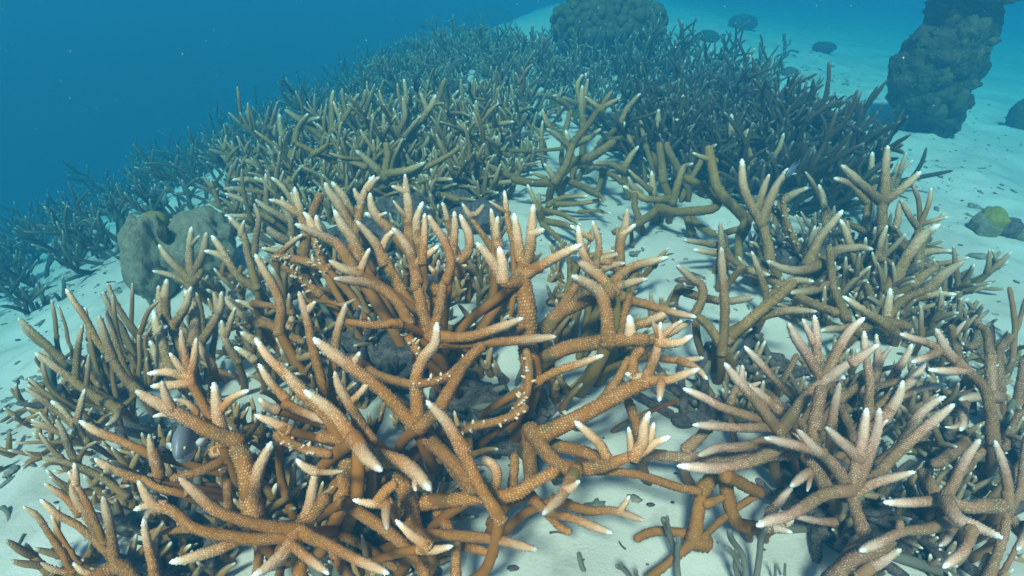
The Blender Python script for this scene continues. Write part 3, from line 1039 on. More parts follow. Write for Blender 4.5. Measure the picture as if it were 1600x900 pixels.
traced_colony('half-dead grey-brown staghorn coral with knobbly bare branches at the right edge', (1545, 680), M['pink'], '''
10@.08 1552,690 1547,640 1535,602 1490,560 1470,530 1462,513
8 1492,562 1460,541 1430,530 1406,522
7 1466,549 1450,558 1424,566
8 1508,578 1480,580 1450,578
7-@.09 1496,548 1490,520 1484,508
5 1491,522 1500,512 1509,501
10-@.05 1549,640 1548,590 1547,548
7- 1547,552 1540,520 1529,508
8-@.05 1562,610 1562,562 1567,540 1584,523
5-@.04 1582,565 1586,510 1577,448
4-@.04 1590,512 1598,480 1606,460
5-@.04 1550,532 1550,518 1550,506
10@.07 1560,620 1520,622 1498,625
8@.07 1506,625 1505,652 1500,673
5 1503,660 1490,668 1476,667
7-@.03 1493,530 1515,541 1526,530 1526,502 1514,488
8-@.04 1590,640 1594,600 1600,560
6-@.03 1570,700 1585,660 1600,640
''', hdef=.05, hmax=.24)

traced_colony('tan staghorn coral with sideways prongs pointing left, between the boulder and the tall orange coral', (450, 370), M['tan'], '''
7@.06 455,380 456,350 448,330 440,307
8@.07 447,376 422,361 399,343
7@.08 449,343 425,330 399,312
5@.08 416,312 416,292 415,271
5@.08 432,307 438,287 443,267
6@.08 442,301 420,287 397,278
6@.06 432,330 395,336 351,337
6@.07 428,345 400,330 378,312 351,302
6@.08 440,306 400,299 349,295
6@.09 450,286 410,283 363,281
6@.09 452,269 415,262 379,249
6@.06 397,402 402,365 405,340 397,318
6@.05 425,392 400,380 370,372
6@.09 470,332 455,312 440,290 424,277
6@.06 500,360 480,340 462,318 455,300
7@.05 470,395 440,392 408,388
5@.05 400,362 380,352 362,350
''', hdef=.06, hmax=.24, slim=.95)

# ------------------------------------------------------------------ middle distance
traced_colony('wide olive-brown staghorn coral with long curved branches directly behind the central orange coral', (600, 290), M['olive_n'], '''
6@.10 502,226 535,190 550,165 561,146
6 518,206 518,175 521,141
5 534,193 526,172 521,158
5 541,180 537,155 534,138
5 552,178 567,162 571,140
6@.10 568,182 580,152 586,131
5@.08 624,195 602,167 592,140
6@.08 562,208 585,180 601,163
6@.08 604,226 601,200 599,178
6@.10 622,228 640,205 657,181
7@.10 612,226 630,190 633,170 629,153
6@.09 632,197 635,150 631,123
8@.10 628,224 660,186 675,165 681,148
6 668,174 662,158 657,146
4 676,164 684,162 694,161
6 684,160 690,142 696,123
6@.08 698,168 706,155 717,141
6-@.09 672,178 705,200 728,212
7@.08 748,208 745,180 744,156
6 745,200 726,180 706,153
6 747,201 775,195 803,190
5@.06 741,170 739,140 738,118
5@.07 708,218 705,190 703,166
5@.06 723,165 721,140 720,123
5@.06 776,198 774,180 773,165
5@.06 775,175 790,160 803,153
6@.07 688,228 710,206 732,189
9-@.06 462,287 455,258 457,232
7@.10 444,228 440,205 437,178
7 460,230 465,202 482,178
7 507,218 480,196 462,182 445,171
6 475,192 487,188 499,184
6@.08 442,224 425,209 413,194
6@.08 418,218 410,203 401,190
6-@.08 402,240 425,239 452,237
6- 490,241 502,234 512,226
6- 522,252 492,239 462,224
9@.10 602,277 580,256 556,235
8- 600,273 605,245 603,222
9 604,272 640,265 664,254
6 571,261 547,253 529,250
5 561,249 535,246 514,239
6-@.05 583,298 630,281 660,266 695,246 717,231
6-@.06 706,273 695,242 684,222
6@.05 684,281 677,272 673,263
5@.05 684,279 694,264 703,253
6@.05 633,286 670,281 707,280
6@.04 638,293 680,293 714,287
5@.05 698,296 720,291 744,293
5@.05 713,286 745,281 774,275
7-@.04 643,302 690,306 718,313
6@.04 743,292 770,288 803,283
5@.04 708,311 728,311 744,313
7-@.06 802,278 770,262 754,244
5-@.06 802,246 786,240 772,234
5-@.06 742,242 752,238 762,227
6@.06 560,230 575,220 590,212
6@.06 650,240 665,225 672,205
6@.06 780,250 775,230 778,212
6@.05 540,285 520,268 498,262
6@.04 440,300 420,282 398,276
5@.04 560,300 535,290 512,290
''', slim=.86, hdef=.05, hmax=.24)

traced_colony('olive staghorn coral with forked upright branches beside the sand gap, centre of the middle distance', (880, 290), M['olive_n'], '''
9-@.08 868,283 886,255 896,222
7 896,222 920,196 940,165 956,143
6 938,170 955,160 969,153
6 941,172 928,162 914,151
7@.09 912,205 908,165 910,133
6 911,170 915,145 919,123
6 906,160 903,135 910,116
6@.09 908,164 890,158 864,149
6@.08 868,152 842,148 822,139
5 872,152 876,146 878,136
6-@.06 880,218 888,185 890,172 869,154
6@.09 882,217 856,195 847,171
5@.05 846,228 846,208 848,188
4@.05 846,212 840,204 831,193
7@.09 888,226 870,212 854,201
6 887,224 886,214 884,203
7@.08 938,226 965,196 980,170 1001,146
7@.08 898,225 920,216 939,201
10-@.07 880,268 895,252 920,245 962,221
9-@.06 868,286 830,285 798,279
6 867,281 858,267 850,255
5 852,278 840,273 827,269
7-@.06 884,281 910,291 937,306
5 932,303 940,308 946,317
6-@.05 918,255 950,270 972,286
5-@.05 798,236 840,236 882,232
6@.03 857,320 880,309 919,307
6@.03 870,319 900,318 942,312
6@.03 843,326 880,336 908,352
7@.03 853,346 880,350 904,360
4@.02 905,331 930,329 955,333
5@.03 843,332 843,315 842,298
6@.04 841,327 830,302 824,288
6-@.02 848,350 868,368 884,382
6-@.03 945,258 940,280 932,300
5@.05 905,255 920,262 933,258
''', slim=.86, hdef=.05, hmax=.25)

traced_colony('dark olive-brown staghorn coral with thick looping lower branches over bare sand', (1070, 310), M['olive_n'], '''
10-@.06 1028,326 1060,331 1110,326 1123,314 1108,297 1068,277
8@.06 1048,312 1010,311 985,296 973,291
7 1000,303 987,288 982,276
6 1016,297 996,281 982,265
8@.06 1051,317 1062,282 1070,262 1083,256
8-@.06 1068,277 1047,242 1040,222
9-@.07 1036,282 1033,250 1030,222
7@.06 1020,303 1019,285 1018,267
7@.08 974,264 985,246 998,228
7 976,266 952,257 928,256
11-@.07 1167,345 1127,300 1115,268 1106,228
6 1118,252 1098,246 1082,239
8-@.05 1030,326 1010,340 985,356 958,363
7-@.04 1000,347 993,322 993,300
5-@.01 988,382 987,370 986,356
8-@.01 1080,362 1075,345 1072,332
7-@.02 1080,340 1095,356 1120,366 1158,357
9-@.01 1154,408 1156,372 1166,343
7@.09 1031,226 1029,198 1029,170
6 1034,207 1045,196 1060,186
7@.08 1064,194 1066,170 1067,148
6@.08 1062,188 1054,178 1044,171
6@.08 1068,187 1080,188 1094,190
6@.08 1094,182 1110,166 1116,153
6-@.08 1018,226 1005,216 948,217
7@.08 1120,228 1118,202 1112,180
7@.08 1190,224 1188,205 1187,188
7@.08 1145,235 1142,205 1143,178
6@.08 1150,225 1165,208 1178,195
7@.08 1080,228 1076,206 1085,192
6@.08 1010,232 1004,205 1000,182
6@.08 990,235 982,212 975,190
6@.08 1175,250 1165,222 1170,202
6@.08 1205,250 1218,230 1225,208
6@.08 1090,262 1102,240 1120,225
''', slim=.86, hdef=.06, hmax=.27)

traced_colony('dark brown staghorn coral with stubby fingers at the right corner of the dark thicket', (1285, 240), M['brown'], '''
7@.09 1216,225 1214,190 1217,158
6@.08 1226,222 1214,205 1203,190
6@.07 1236,200 1236,175 1237,156
7@.08 1242,220 1265,190 1286,174
6 1284,178 1292,168 1304,158
6 1286,179 1303,180 1320,171
7@.07 1292,204 1290,176 1274,150
6@.07 1276,208 1273,185 1271,163
7@.07 1288,218 1312,204 1333,188
6 1298,203 1305,194 1312,184
7@.06 1314,230 1338,213 1351,189
6@.06 1336,230 1335,212 1334,198
6@.06 1322,208 1336,198 1352,187
6@.06 1262,235 1250,215 1240,200
6@.06 1300,245 1320,240 1345,232
6@.06 1255,250 1258,225 1255,205
6@.05 1330,255 1345,245 1349,225
''', hdef=.06, hmax=.27)

# ------------------------------------------------------------------ rocks, rubble, fish
def ico(sub, jit=None):
    bm = bmesh.new(); bmesh.ops.create_icosphere(bm, subdivisions=sub, radius=1)
    V = np.array([v.co[:] for v in bm.verts]); T = np.array([[v.index for v in f.verts] for f in bm.faces]); bm.free()
    return V, T
ICO = {k: ico(k) for k in (1, 2, 3, 4, 5)}
def lump(size, seed, sub=4, amp=.22, freq=2.2, lobes=0):
    V, T = ICO[sub]; V = V.copy()
    d = 1 + amp * fbm(V * freq + seed * 3.1, 4)
    if lobes:
        rg = np.random.default_rng(seed); c = rg.normal(size=(lobes, 3)); c /= np.linalg.norm(c, axis=1)[:, None]
        q = np.sort(np.arccos(np.clip(V @ c.T, -1, 1)), axis=1); d += .9 / math.sqrt(lobes) * np.clip(1 - (q[:, 0] / (q[:, 1] + 1e-6)) ** 2, 0, 1)
    d += .035 * fbm(V * freq * 6 + seed, 3)
    return V * d[:, None] * np.array(size), T
def rock(name, pos, size, mat, label, cat, seed, sub=4, amp=.22, rz=0, lobes=0, group=None, sink=.25, freq=2.2, tilt=0):
    V, T = lump(size, seed, sub, amp, freq, lobes)
    o = link(name, mesh_np(name, V, None, T, mat=mat), None, (pos[0], pos[1], float(sand_z(pos[0], pos[1])) + size[2] * (1 - 2 * sink)))
    o.rotation_euler = (tilt, tilt * .6, rz)
    return tag(o, label, cat, group)

# boulder on the left: two worn lobes, one with a yellow crust on top
p = at(290, 440, 0); s = depth(p) / F
broot = thing('boulder', tuple(p), 'large grey two-lobed boulder with a mustard yellow patch on the left', 'boulder')
def blob_part(name, px, py, h, size, mat, seed, amp=.1, root=broot, sub=5):
    c = at(px, py, h); V, T = lump(size, seed, sub, amp, 2.3)
    return link(name, mesh_np(name, V + c - np.array(root.location), None, T, mat=mat), root)
blob_part('lobe', 236, 408, .085, (31 * s, 44 * s, 72 * s), M['boulder'], 3, .30)
blob_part('lobe', 308, 388, .075, (52 * s, 56 * s, 58 * s), M['boulder'], 4, .34)
blob_part('crust', 238, 352, .152, (20 * s, 30 * s, 20 * s), M['yellow'], 6, .12, sub=4)
blob_part('sponge', 256, 366, .150, (8 * s, 9 * s, 13 * s), M['dark_rock'], 8, .25, sub=3)

# coral head at the top, a dome of crowded knobs
p = at(945, 92, 0); d0 = depth(p); s = d0 / F
hroot = thing('coral_head', tuple(p), 'big round knobbly coral head on the sand at the top, right of the centre', 'coral head')
V, T = lump((82 * s, 62 * s, 46 * s), 12, 4, .12); V[:, 2] += 45 * s
V[:, 2] = np.where(V[:, 2] < 0, V[:, 2] * .3, V[:, 2])
link('core', mesh_np('core', V, None, T, mat=M['dark_rock']), hroot)
rg = np.random.default_rng(21); cnt = 0; Vs = []
for k in range(230):
    z = 1 - (k + .5) / 230 * 1.35; a = k * 2.39996; q = math.sqrt(max(0, 1 - z * z)); dvec = np.array((q * math.cos(a), q * math.sin(a), z))
    dvec += rg.normal(size=3) * .05
    c = dvec * np.array((80, 60, 48)) * s * (1 + .08 * float(fbm(dvec * 2 + 5, 2))); c[2] += 46 * s
    if c[2] < 6 * s or dvec[1] > .75: continue
    rr = (4.2 + 5.0 * rg.random()) * s
    V, T = lump((rr * (.8 + .5 * rg.random()), rr, rr * (.9 + .5 * rg.random())), 30 + k, 2, .26, 2.0)
    o = link('lobe', mesh_np('lobe', V, None, T, mat=M['head']), hroot, tuple(c))

# the tall pillar on the right, overhung by plates
p = at(1428, 204, 0); d0 = depth(p); s = d0 / F
proot = thing('rock_pillar', tuple(p), 'tall dark coral rock pillar capped by ragged plates, right of the sand slope', 'rock')
def tower_part(name, c, r, seed, mat='dark_rock', sub=4, amp=.34):
    r = (r[0] * .80, r[1] * .8, r[2]); c = (c[0] * .8 - 4, c[1], c[2])
    V, T = lump(tuple(v * s for v in r), seed, sub, amp, 2.8)
    V = V + s * np.stack([3.2 * fbm(V / (9 * s) + q, 3) + 1.6 * fbm(V / (3 * s) + q, 2) for q in (1, 7, 13)], -1)
    return link(name, mesh_np(name, V, None, T, mat=M[mat]), proot, tuple(v * s for v in c))
for c, r, sd in (((34, 0, 26), (44, 40, 50), 61), ((6, -4, 62), (66, 56, 46), 62), ((-28, -10, 92), (52, 44, 46), 63), ((30, 6, 100), (58, 50, 58), 64), ((-6, -14, 120), (60, 48, 40), 65),
                 ((36, 4, 150), (50, 44, 44), 66), ((10, 0, 172), (52, 44, 34), 67), ((24, 0, 205), (50, 42, 30), 68)):
    tower_part('mass', c, r, sd, sub=5)
rg = np.random.default_rng(64)
for k in range(46):
    a = -math.pi * rg.random(); z = 20 + 165 * rg.random(); w_ = 56 if 45 < z < 150 else 44
    tower_part('lobe', (10 + math.cos(a) * w_ * 1.05, math.sin(a) * w_ * .86, z), tuple(6 + 11 * rg.random() for _ in range(3)), 200 + k, 'head' if k % 3 else 'dark_rock', 3, .5)
for k, (ox, oy, oz, sx, sy) in enumerate([(-16, -18, 186, 44, 34), (22, -22, 178, 40, 30), (52, -10, 188, 32, 30), (-2, -14, 200, 50, 38), (40, -14, 206, 36, 32), (6, -6, 216, 52, 40), (-30, -14, 172, 26, 24)]):
    V, T = lump((sx * s * .85, sy * s * .85, 4.5 * s), 90 + k, 5, .8, 4.2); V[:, 2] += .16 * np.hypot(V[:, 0], V[:, 1]) + 3 * s * fbm(V / (16 * s), 3)
    link('plate', mesh_np('plate', V, None, T, mat=M['dark_rock']), proot, ((ox * .8 + 2) * s, oy * s, oz * s))

def at_rock(px, py, wpx, hpx, mat, label, seed, cat='rock', name='rock', amp=.25, lobes=0, group=None, sub=4):
    p = at(px, py, 0); s = depth(p) / F
    return rock(name, p, (wpx * s / 2, wpx * s / 2 * .85, hpx * s / 2), mat, label, cat, seed, sub, amp, seed, lobes, group, .18)
at_rock(765, 26, 95, 40, M['dark_rock'], 'dim rock fading into blue water left of the big coral head', 5)
at_rock(1598, 200, 60, 62, M['dark_rock'], 'dark rock cut by the right edge behind the pillar', 7)
at_rock(1285, 84, 34, 18, M['dark_rock'], 'small dim rock alone on the far sand left of the pillar', 9)
at_rock(1105, 62, 40, 20, M['dark_rock'], 'low far rock just right of the coral head', 11)
at_rock(1160, 42, 46, 26, M['dark_rock'], 'faint wide rock on the farthest sand right of the coral head', 13)
at_rock(1232, 122, 26, 16, M['rubble'], 'small dark tufted stone on the sand above the dark thicket', 15)
at_rock(582, 82, 24, 14, M['dark_rock'], 'faint stone behind the left thicket at the top', 16)
p = at(1548, 362, 0); s = depth(p) / F
rroot = thing('reef_stone', tuple(p), 'yellow-green topped stone with pale grey clumps on the sand at the right side', 'stone')
for nm, ox, oy, oz, sz, mt, sd in (('stone', -10, 0, 14, (24, 22, 24), 'boulder', 2), ('crust', -8, -4, 20, (20, 18, 22), 'yellow', 4), ('clump', 22, -2, 8, (22, 18, 17), 'rubble', 6), ('clump', 42, -12, 2, (17, 16, 14), 'boulder', 8)):
    V, T = lump(tuple(v * s for v in sz), sd, 4, .28); link(nm, mesh_np(nm, V, None, T, mat=M[mt]), rroot, (ox * s, oy * s, oz * s))

# dead coral under the living branches
def dead_base(px, py, wpx, label, seed, h=.5, n=9):
    p = at(px, py, 0); s = depth(p) / F; rg = np.random.default_rng(seed)
    root = thing('dead_coral', (p[0], p[1], float(sand_z(p[0], p[1]))), label, 'dead coral')
    for k in range(n):
        a = rg.random() * 6.28; rr = wpx * s * .42 * math.sqrt(rg.random()); q = wpx * s * (.08 + .09 * rg.random())
        V, T = lump((q * (1 + .5 * rg.random()), q, q * (h + .5 * rg.random())), seed * 10 + k, 3, .5, 2.8)
        link('lump', mesh_np('lump', V, None, T, mat=M['rubble']), root, (rr * math.cos(a), rr * math.sin(a) * .8, q * .25))
    for k in range(int(n * 2.6)):
        a = rg.random() * 6.28; rr = wpx * s * .46 * math.sqrt(rg.random()); b = np.array((rr * math.cos(a), rr * math.sin(a), .0))
        dv = rg.normal(size=3); dv[2] = abs(dv[2]) * .8; dv /= np.linalg.norm(dv); L = .05 + .06 * rg.random()
        P = np.array([b, b + dv * L * .5 + rg.normal(size=3) * .006, b + dv * L])
        V, Q, T, A, *_ = tube(P, np.array([.009, .008, .007]), 10, False, False, seed * 7 + k)
        link('dead_branch', mesh_np('dead_branch', V, Q, T, A, M['rubble' if k % 3 else 'dead']), root)
for px, py, wp, lb, sd, nn in (
    (600, 560, 210, 'dark purplish dead coral heap in the shade under the tall orange coral', 31, 14),
    (770, 640, 200, 'grey-purple dead coral rubble under the middle of the orange coral', 33, 14),
    (560, 390, 170, 'dark dead coral heap behind the orange coral, below the olive thicket', 35, 10),
    (690, 330, 200, 'shadowed dead coral bed between the orange coral and the olive thicket', 36, 12),
    (300, 860, 150, 'pinkish-grey dead coral rubble under the front left coral', 37, 10),
    (290, 700, 130, 'dull grey dead coral under the branches behind the grey fish', 39, 9),
    (170, 600, 150, 'grey dead coral sticks under the slender left coral', 41, 9),
    (1180, 560, 120, 'streaky grey dead coral slab beside the bent tan prongs', 43, 8),
    (1320, 790, 170, 'grey furry dead coral under the open-hand coral at the right front', 45, 10),
    (1300, 420, 220, 'brown dead coral bed under the star-branched coral on the right', 47, 14),
    (1560, 720, 140, 'pale grey dead coral heap at the right edge', 49, 10),
    (1440, 830, 140, 'grey dead coral litter in the bottom right corner', 51, 9),
    (1080, 640, 90, 'small grey dead coral piece on the sand left of the pink coral', 53, 6),
    (1150, 250, 180, 'dark dead coral base inside the dark brown thicket', 55, 10),
    (660, 870, 60, 'small grey dead coral chip at the bottom edge', 57, 4),
    (520, 860, 100, 'shaded dead coral pieces under the crossing orange branches', 59, 6)):
    dead_base(px, py, wp, lb, sd, n=nn)

def twig(lines, label):
    root = None
    for k, l in enumerate(lines):
        r, fl, px = parse(l); h = np.linspace(fl['h0'] or 0, fl['h1'] or .05, len(px))
        P = np.array([at(x, y, hh) for (x, y), hh in zip(px, h)])
        if root is None: root = thing('dead_twig', tuple(P[0]), label, 'dead coral')
        rad = np.array([1.35 * r * depth(q) / F for q in P])
        V, Q, T, A, *_ = tube(P, rad, 10, False, False, 70 + k, wob=.3); link('twig', mesh_np('twig', V - np.array(root.location), Q, T, A, M['dead']), root)
twig(['5@.001^.10 1060,912 1053,860 1045,825 1037,811', '3@.085^.105 1045,824 1043,815 1042,806', '4@.03^.08 1057,880 1058,860 1060,838'], 'grey dead twig with a forked top standing tall at the bottom edge')
twig(['4@.001^.04 990,912 975,890 963,884', '3@.03^.05 976,892 971,884 969,879', '3@.001^.03 996,908 994,898 993,890'], 'short grey dead twig lying at the bottom edge, leftmost of the dead twigs')
twig(['5@.001^.08 1166,910 1160,870 1147,845 1140,828', '4@.03^.07 1158,888 1145,866 1134,854', '4@.001^.06 1152,908 1149,882 1150,860'], 'grey dead twig with three prongs at the bottom edge below the orange arch')
twig(['5@.001^.09 1180,912 1185,872 1192,838 1198,826'], 'single thin grey dead twig leaning right at the bottom edge')
twig(['2@.001^.02 1211,900 1211,890 1211,882'], 'tiny dead twig stub poking from the sand, left of two')
twig(['2@.001^.02 1226,898 1226,888 1227,880'], 'tiny dead twig stub poking from the sand, right of two')
twig(['2.5@.001^.16 1225,86 1226,68 1226,53', '1.5@.06^.10 1226,74 1232,70 1236,62', '1.5@.01^.03 1226,84 1236,80 1248,82'], 'thin upright dead twig on the far sand near the top')

# loose bits on the sand
rg = np.random.default_rng(77)
RUB = []
for k in range(5):
    V, Q, T, A, *_ = tube(np.array([(-.5, 0, 0), (0, .08, .04), (.5, 0, 0)]) * .05, np.array([.0065, .006, .005]), 9, False, False, 300 + k, wob=.5)
    RUB.append(mesh_np('rubble_piece', V, Q, T, A, M['dead' if k % 2 else 'rubble']))
for k in range(5):
    V, T = lump((.020, .013, .007), 400 + k, 3, .9, 3.6); RUB.append(mesh_np('rubble_piece', V, None, T, mat=M['litter']))
SAND_POLY = [(1200, 70), (1330, 100), (1380, 190), (1500, 260), (1600, 270), (1600, 560), (1520, 520), (1480, 330), (1350, 200), (1200, 130)]
for x, y, z in scatter(SAND_POLY, (.5, 3.6, .7, 5.5), .11, 22, 3000)[:32]:
    o = link('rubble_piece', RUB[int(rg.integers(len(RUB)))], None, (x, y, float(sand_z(x, y)) + .003)); o.rotation_euler = (rg.normal() * .2, rg.normal() * .2, rg.random() * 6.28)
    s = .35 + .8 * rg.random() ** 2; o.scale = (s, s, s)
    tag(o, 'small grey broken coral fragment lying on the open sand slope at the right', 'rubble', 'broken coral fragments on the right sand slope')
for poly, lb, gp, sd, reg in (([(860, 280), (960, 290), (1100, 340), (1150, 420), (1040, 480), (900, 420)], 'small broken coral fragment on the sand gap right of the orange coral', 'fragments on the sand gap', 23, (0, 1, .6, 2)),
                              ([(0, 560), (60, 620), (80, 760), (30, 900), (0, 900)], 'small broken coral fragment on the blue sand at the far left edge', 'fragments on the left sand', 24, (-1.6, -.3, .2, 1.6)),
                              ([(860, 760), (1000, 760), (1000, 880), (860, 880)], 'small broken coral fragment on the pale sand at the bottom', 'fragments on the front sand', 25, (0, .3, .1, .6)),
                              ([(1060, 560), (1200, 580), (1180, 640), (1060, 640)], 'small broken coral fragment beside the grey dead slab', 'fragments by the dead slab', 26, (.1, .8, .4, 1.2)),
                              ([(100, 410), (200, 400), (210, 470), (60, 480)], 'small broken coral fragment on the sand below the left thicket', 'fragments below the left thicket', 27, (-2, -.4, .6, 2))):
    for x, y, z in scatter(poly, reg, .05, sd, 900)[:9]:
        o = link('rubble_piece', RUB[int(rg.integers(len(RUB)))], None, (x, y, float(sand_z(x, y)) + .001)); o.rotation_euler = (rg.normal() * .2, rg.normal() * .2, rg.random() * 6.28)
        s = .25 + .6 * rg.random(); o.scale = (s, s, s); tag(o, lb, 'rubble', gp)

def litter(seed, patches, region, poly):
    rg = np.random.default_rng(seed); parts = []; V0, T0 = ICO[1]
    for x0, y0, _ in scatter(poly, region, .16, seed, 2500)[:patches]:
        w_ = .03 + .05 * rg.random()
        for k in range(int(6 + 12 * rg.random())):
            x, y = x0 + rg.normal() * w_ * 1.5, y0 + rg.normal() * w_; q = .0025 + .0045 * rg.random() ** 2
            V = V0 * (1 + .35 * rg.normal(size=(len(V0), 1))) * np.array((q * (1 + 2.2 * rg.random()), q, q * .55)); a = rg.random() * 6.28
            V = np.column_stack([V[:, 0] * math.cos(a) - V[:, 1] * math.sin(a), V[:, 0] * math.sin(a) + V[:, 1] * math.cos(a), V[:, 2]]) + np.array((x, y, float(sand_z(x, y)) + q * .15))
            parts.append((V, np.zeros((0, 4), int), T0, np.tile([0, .9, rg.random(), 1], (len(V), 1))))
    return join(parts)
tag(link('coral_litter', mesh_np('coral_litter', *litter(61, 32, (.5, 3.8, .7, 5.0), SAND_POLY), mat=M['litter_dark'], smooth=False)), 'patches of fine broken coral on the right sand slope', kind='stuff')
tag(link('coral_litter', mesh_np('coral_litter', *litter(63, 10, (-1.8, 1.0, .3, 2.2), [(0, 420), (260, 420), (260, 520), (60, 900), (0, 900)]), mat=M['litter_dark'], smooth=False)), 'fine broken coral on the left sand', kind='stuff')
tag(link('coral_litter', mesh_np('coral_litter', *litter(65, 14, (-.4, 1.2, .4, 2.2), [(860, 260), (1000, 300), (1250, 520), (1180, 660), (1000, 640), (880, 420)]), mat=M['litter'], smooth=False)), 'fine broken coral on the sand gap', kind='stuff')

def grit(n, seed):
    rg = np.random.default_rng(seed); parts = []; V0, T0 = ICO[1]
    for k in range(n):
        x, y = rg.uniform(-1.6, 2.8), rg.uniform(.2, 4.2); s = .0015 + .0035 * rg.random() ** 3
        if vnoise(np.array([x * 4, y * 4, 0.])) < -.05: continue
        V = V0 * np.array((s * (1 + rg.random()), s, s * .6)); V = V + np.array((x, y, float(sand_z(x, y)) + s * .2))
        parts.append((V, np.zeros((0, 4), int), T0, np.tile([0, .9, rg.random(), 1], (len(V), 1))))
    return join(parts)
tag(link('sand_grit', mesh_np('sand_grit', *grit(3600, 5), mat=M['rubble'])), 'dark grit and shell bits strewn on the sand', kind='stuff')

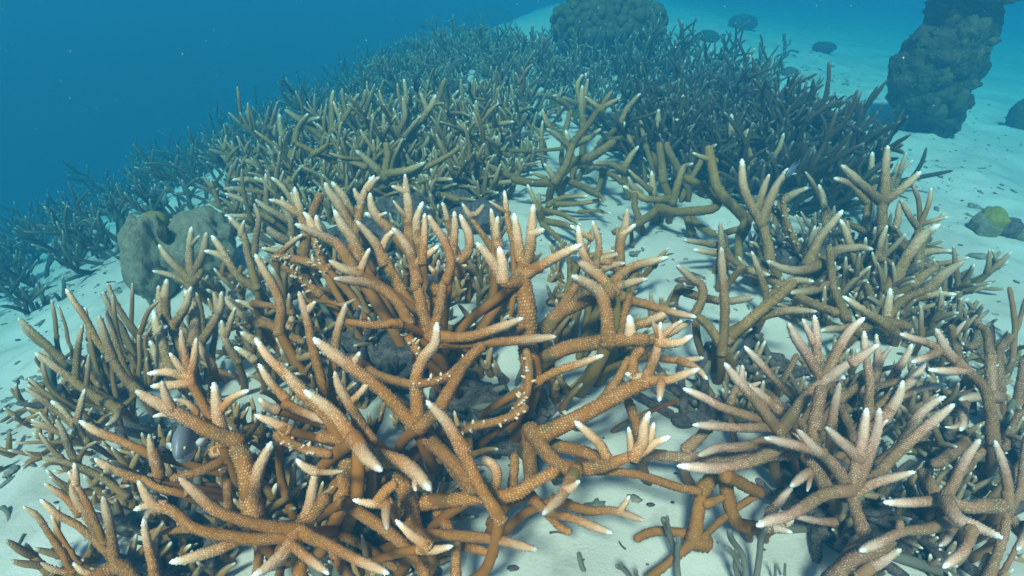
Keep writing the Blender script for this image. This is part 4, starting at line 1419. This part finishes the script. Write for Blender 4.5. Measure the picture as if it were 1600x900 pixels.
fish_grey = plain('fish_grey', (.20, .20, .26), .45, .5); fish_dark = plain('fish_dark', (.025, .025, .05), .5, .4)
fish_brown = plain('fish_brown', (.17, .085, .06), .45, .5); fish_blue = plain('fish_blue', (.10, .13, .22), .45, .5)
eye_y = plain('eye_yellow', (.75, .50, .03), .3, .6); eye_b = plain('eye_black', (.01, .01, .012), .15, .8); fish_pale = plain('fish_pale', (.62, .58, .60), .5, .4)
def fish(pos, L, heading, pitch, mats, label, tall=.5, wide=.22):
    root = thing('fish', tuple(pos), label, 'fish'); root.rotation_euler = (0, pitch, heading)
    body, belly, eye = mats
    st = np.array([0, .03, .08, .16, .28, .42, .56, .70, .82, .90, .95]); hh = np.array([.02, .12, .24, .38, .48, .50, .45, .33, .19, .13, .12]) * tall
    ww = np.array([.02, .14, .26, .40, .50, .50, .42, .30, .16, .08, .06]) * wide; n = 16
    zc = np.array([-.05, -.04, -.03, -.01, 0, 0, 0, .01, .01, .01, .01]) * tall
    a = np.linspace(0, 2 * math.pi, n, endpoint=False); V = []
    for x, h, wd, z in zip(st, hh, ww, zc):
        for t in a: V.append(((.45 - x) * L, math.sin(t) * wd * L, (math.cos(t) * h + z) * L))
    V = np.array(V); i = np.arange(len(st) - 1)[:, None] * n; j = np.arange(n)[None]; jn = (j + 1) % n
    Q = np.stack([i + j, i + n + j, i + n + jn, i + jn], -1).reshape(-1, 4)
    me = mesh_np('body', V, Q, [(0, k, k + 1) for k in range(1, n - 1)], mat=body); me.materials.append(belly)
    cz = np.array([V[q][:, 2].mean() for q in Q]); idx = np.zeros(len(me.polygons), np.int32); idx[:len(Q)] = (cz < -.17 * tall * L).astype(int); me.polygons.foreach_set('material_index', idx)
    link('body', me, root)
    def fin(name, outline, th=.008, mat=body, rotz=0, org=(0, 0, 0), rotx=0):
        P = np.array(outline) * L; k = len(P); o = np.array(org) * L
        V = np.vstack([np.column_stack([P[:, 0], np.full(k, th * L), P[:, 1]]), np.column_stack([P[:, 0], np.full(k, -th * L), P[:, 1]])])
        T = [(0, i, i + 1) for i in range(1, k - 1)] + [(k, k + i + 1, k + i) for i in range(1, k - 1)]
        Q = [(i, k + i, k + (i + 1) % k, (i + 1) % k) for i in range(k)]
        ob = link(name, mesh_np(name, V, Q, T, mat=mat, smooth=False), root, tuple(o)); ob.rotation_euler = (rotx, 0, rotz)
    fin('tail_fin', [(-.48, 0), (-.50, .06 * tall * 2), (-.62, .16), (-.70, .20), (-.64, .06), (-.62, 0), (-.64, -.06), (-.70, -.20), (-.62, -.16), (-.50, -.06 * tall * 2)])
    fin('dorsal_fin', [(.16, .42 * tall), (.10, .54 * tall), (-.08, .62 * tall), (-.28, .60 * tall), (-.40, .42 * tall), (-.34, .22 * tall), (-.1, .40 * tall)])
    fin('anal_fin', [(-.06, -.42 * tall), (-.14, -.60 * tall), (-.32, -.56 * tall), (-.38, -.34 * tall), (-.32, -.20 * tall)])
    for sg in (1, -1):
        fin('pectoral_fin', [(0, .02), (-.10, .08), (-.20, .05), (-.22, -.03), (-.12, -.07), (0, -.03)], .005, fish_pale, sg * -.9, (.14, sg * wide * .44, -.06 * tall))
        V, T = ICO[2]; e = link('eye', mesh_np('eye', V * .026 * L, None, T, mat=eye), root, (.335 * L, sg * wide * .30 * L, .07 * tall * L))
        link('pupil', mesh_np('pupil', V * .016 * L, None, T, mat=eye_b), e, (  .006 * L, sg * .014 * L, 0))
p = at(292, 688, .15); s = depth(p) / F
fish(p, 100 * s, R_(-78), R_(-16), (fish_grey, fish_pale, eye_y), 'grey damselfish with yellow eyes facing the camera among the left front branches', .60, .30)
p = at(1072, 441, .10); s = depth(p) / F
fish(p, 42 * s, R_(168), R_(-10), (fish_brown, fish_pale, eye_b), 'small reddish brown fish resting by the tan prongs over the sand', .36, .2)
p = at(1236, 268, .24); s = depth(p) / F
fish(p, 34 * s, R_(215), R_(30), (fish_blue, fish_blue, eye_b), 'small blue-grey fish hovering above the right thicket', .5, .25)
p = at(650, 135, .22); s = depth(p) / F
fish(p, 26 * s, R_(80), R_(50), (fish_dark, fish_dark, eye_b), 'small black damselfish above the olive thicket near the top centre', .6, .3)
p = atd(660, 41, 3.6); s = depth(p) / F
fish(p, 9 * s, R_(170), 0, (fish_dark, fish_dark, eye_b), 'tiny dark fish swimming in open blue water at the top', .45, .25)
p = atd(1131, 55, 3.4); s = depth(p) / F
fish(p, 9 * s, R_(10), 0, (fish_dark, fish_dark, eye_b), 'tiny dark fish over the far sand right of the coral head', .4, .25)

# drifting particles
rg = np.random.default_rng(9); parts = []; V0, T0 = ICO[1]
for k in range(520):
    d = .5 + 2.6 * rg.random(); p = atd(rg.uniform(-300, 1900), rg.uniform(-150, 420), d)
    if p[2] < float(ground(p[0], p[1])) + .28 or p[2] > .8: continue
    r = (.0005 + .0013 * rg.random() ** 4) * (.4 + .45 * d)
    parts.append((V0 * np.array((r, r * .8, r * (1 + rg.random()))) + p, np.zeros((0, 4), int), T0, np.tile([0, 0, rg.random(), 1], (len(V0), 1))))
tag(link('drifting_particles', mesh_np('drifting_particles', *join(parts), mat=plain('particle', (.55, .57, .57), .9, .1))), 'pale specks drifting in the water', kind='stuff')
print('branches', NB[0], 'objects', len(SC.objects), 'tris', sum(len(m.loops) - 2 * len(m.polygons) for m in bpy.data.meshes))
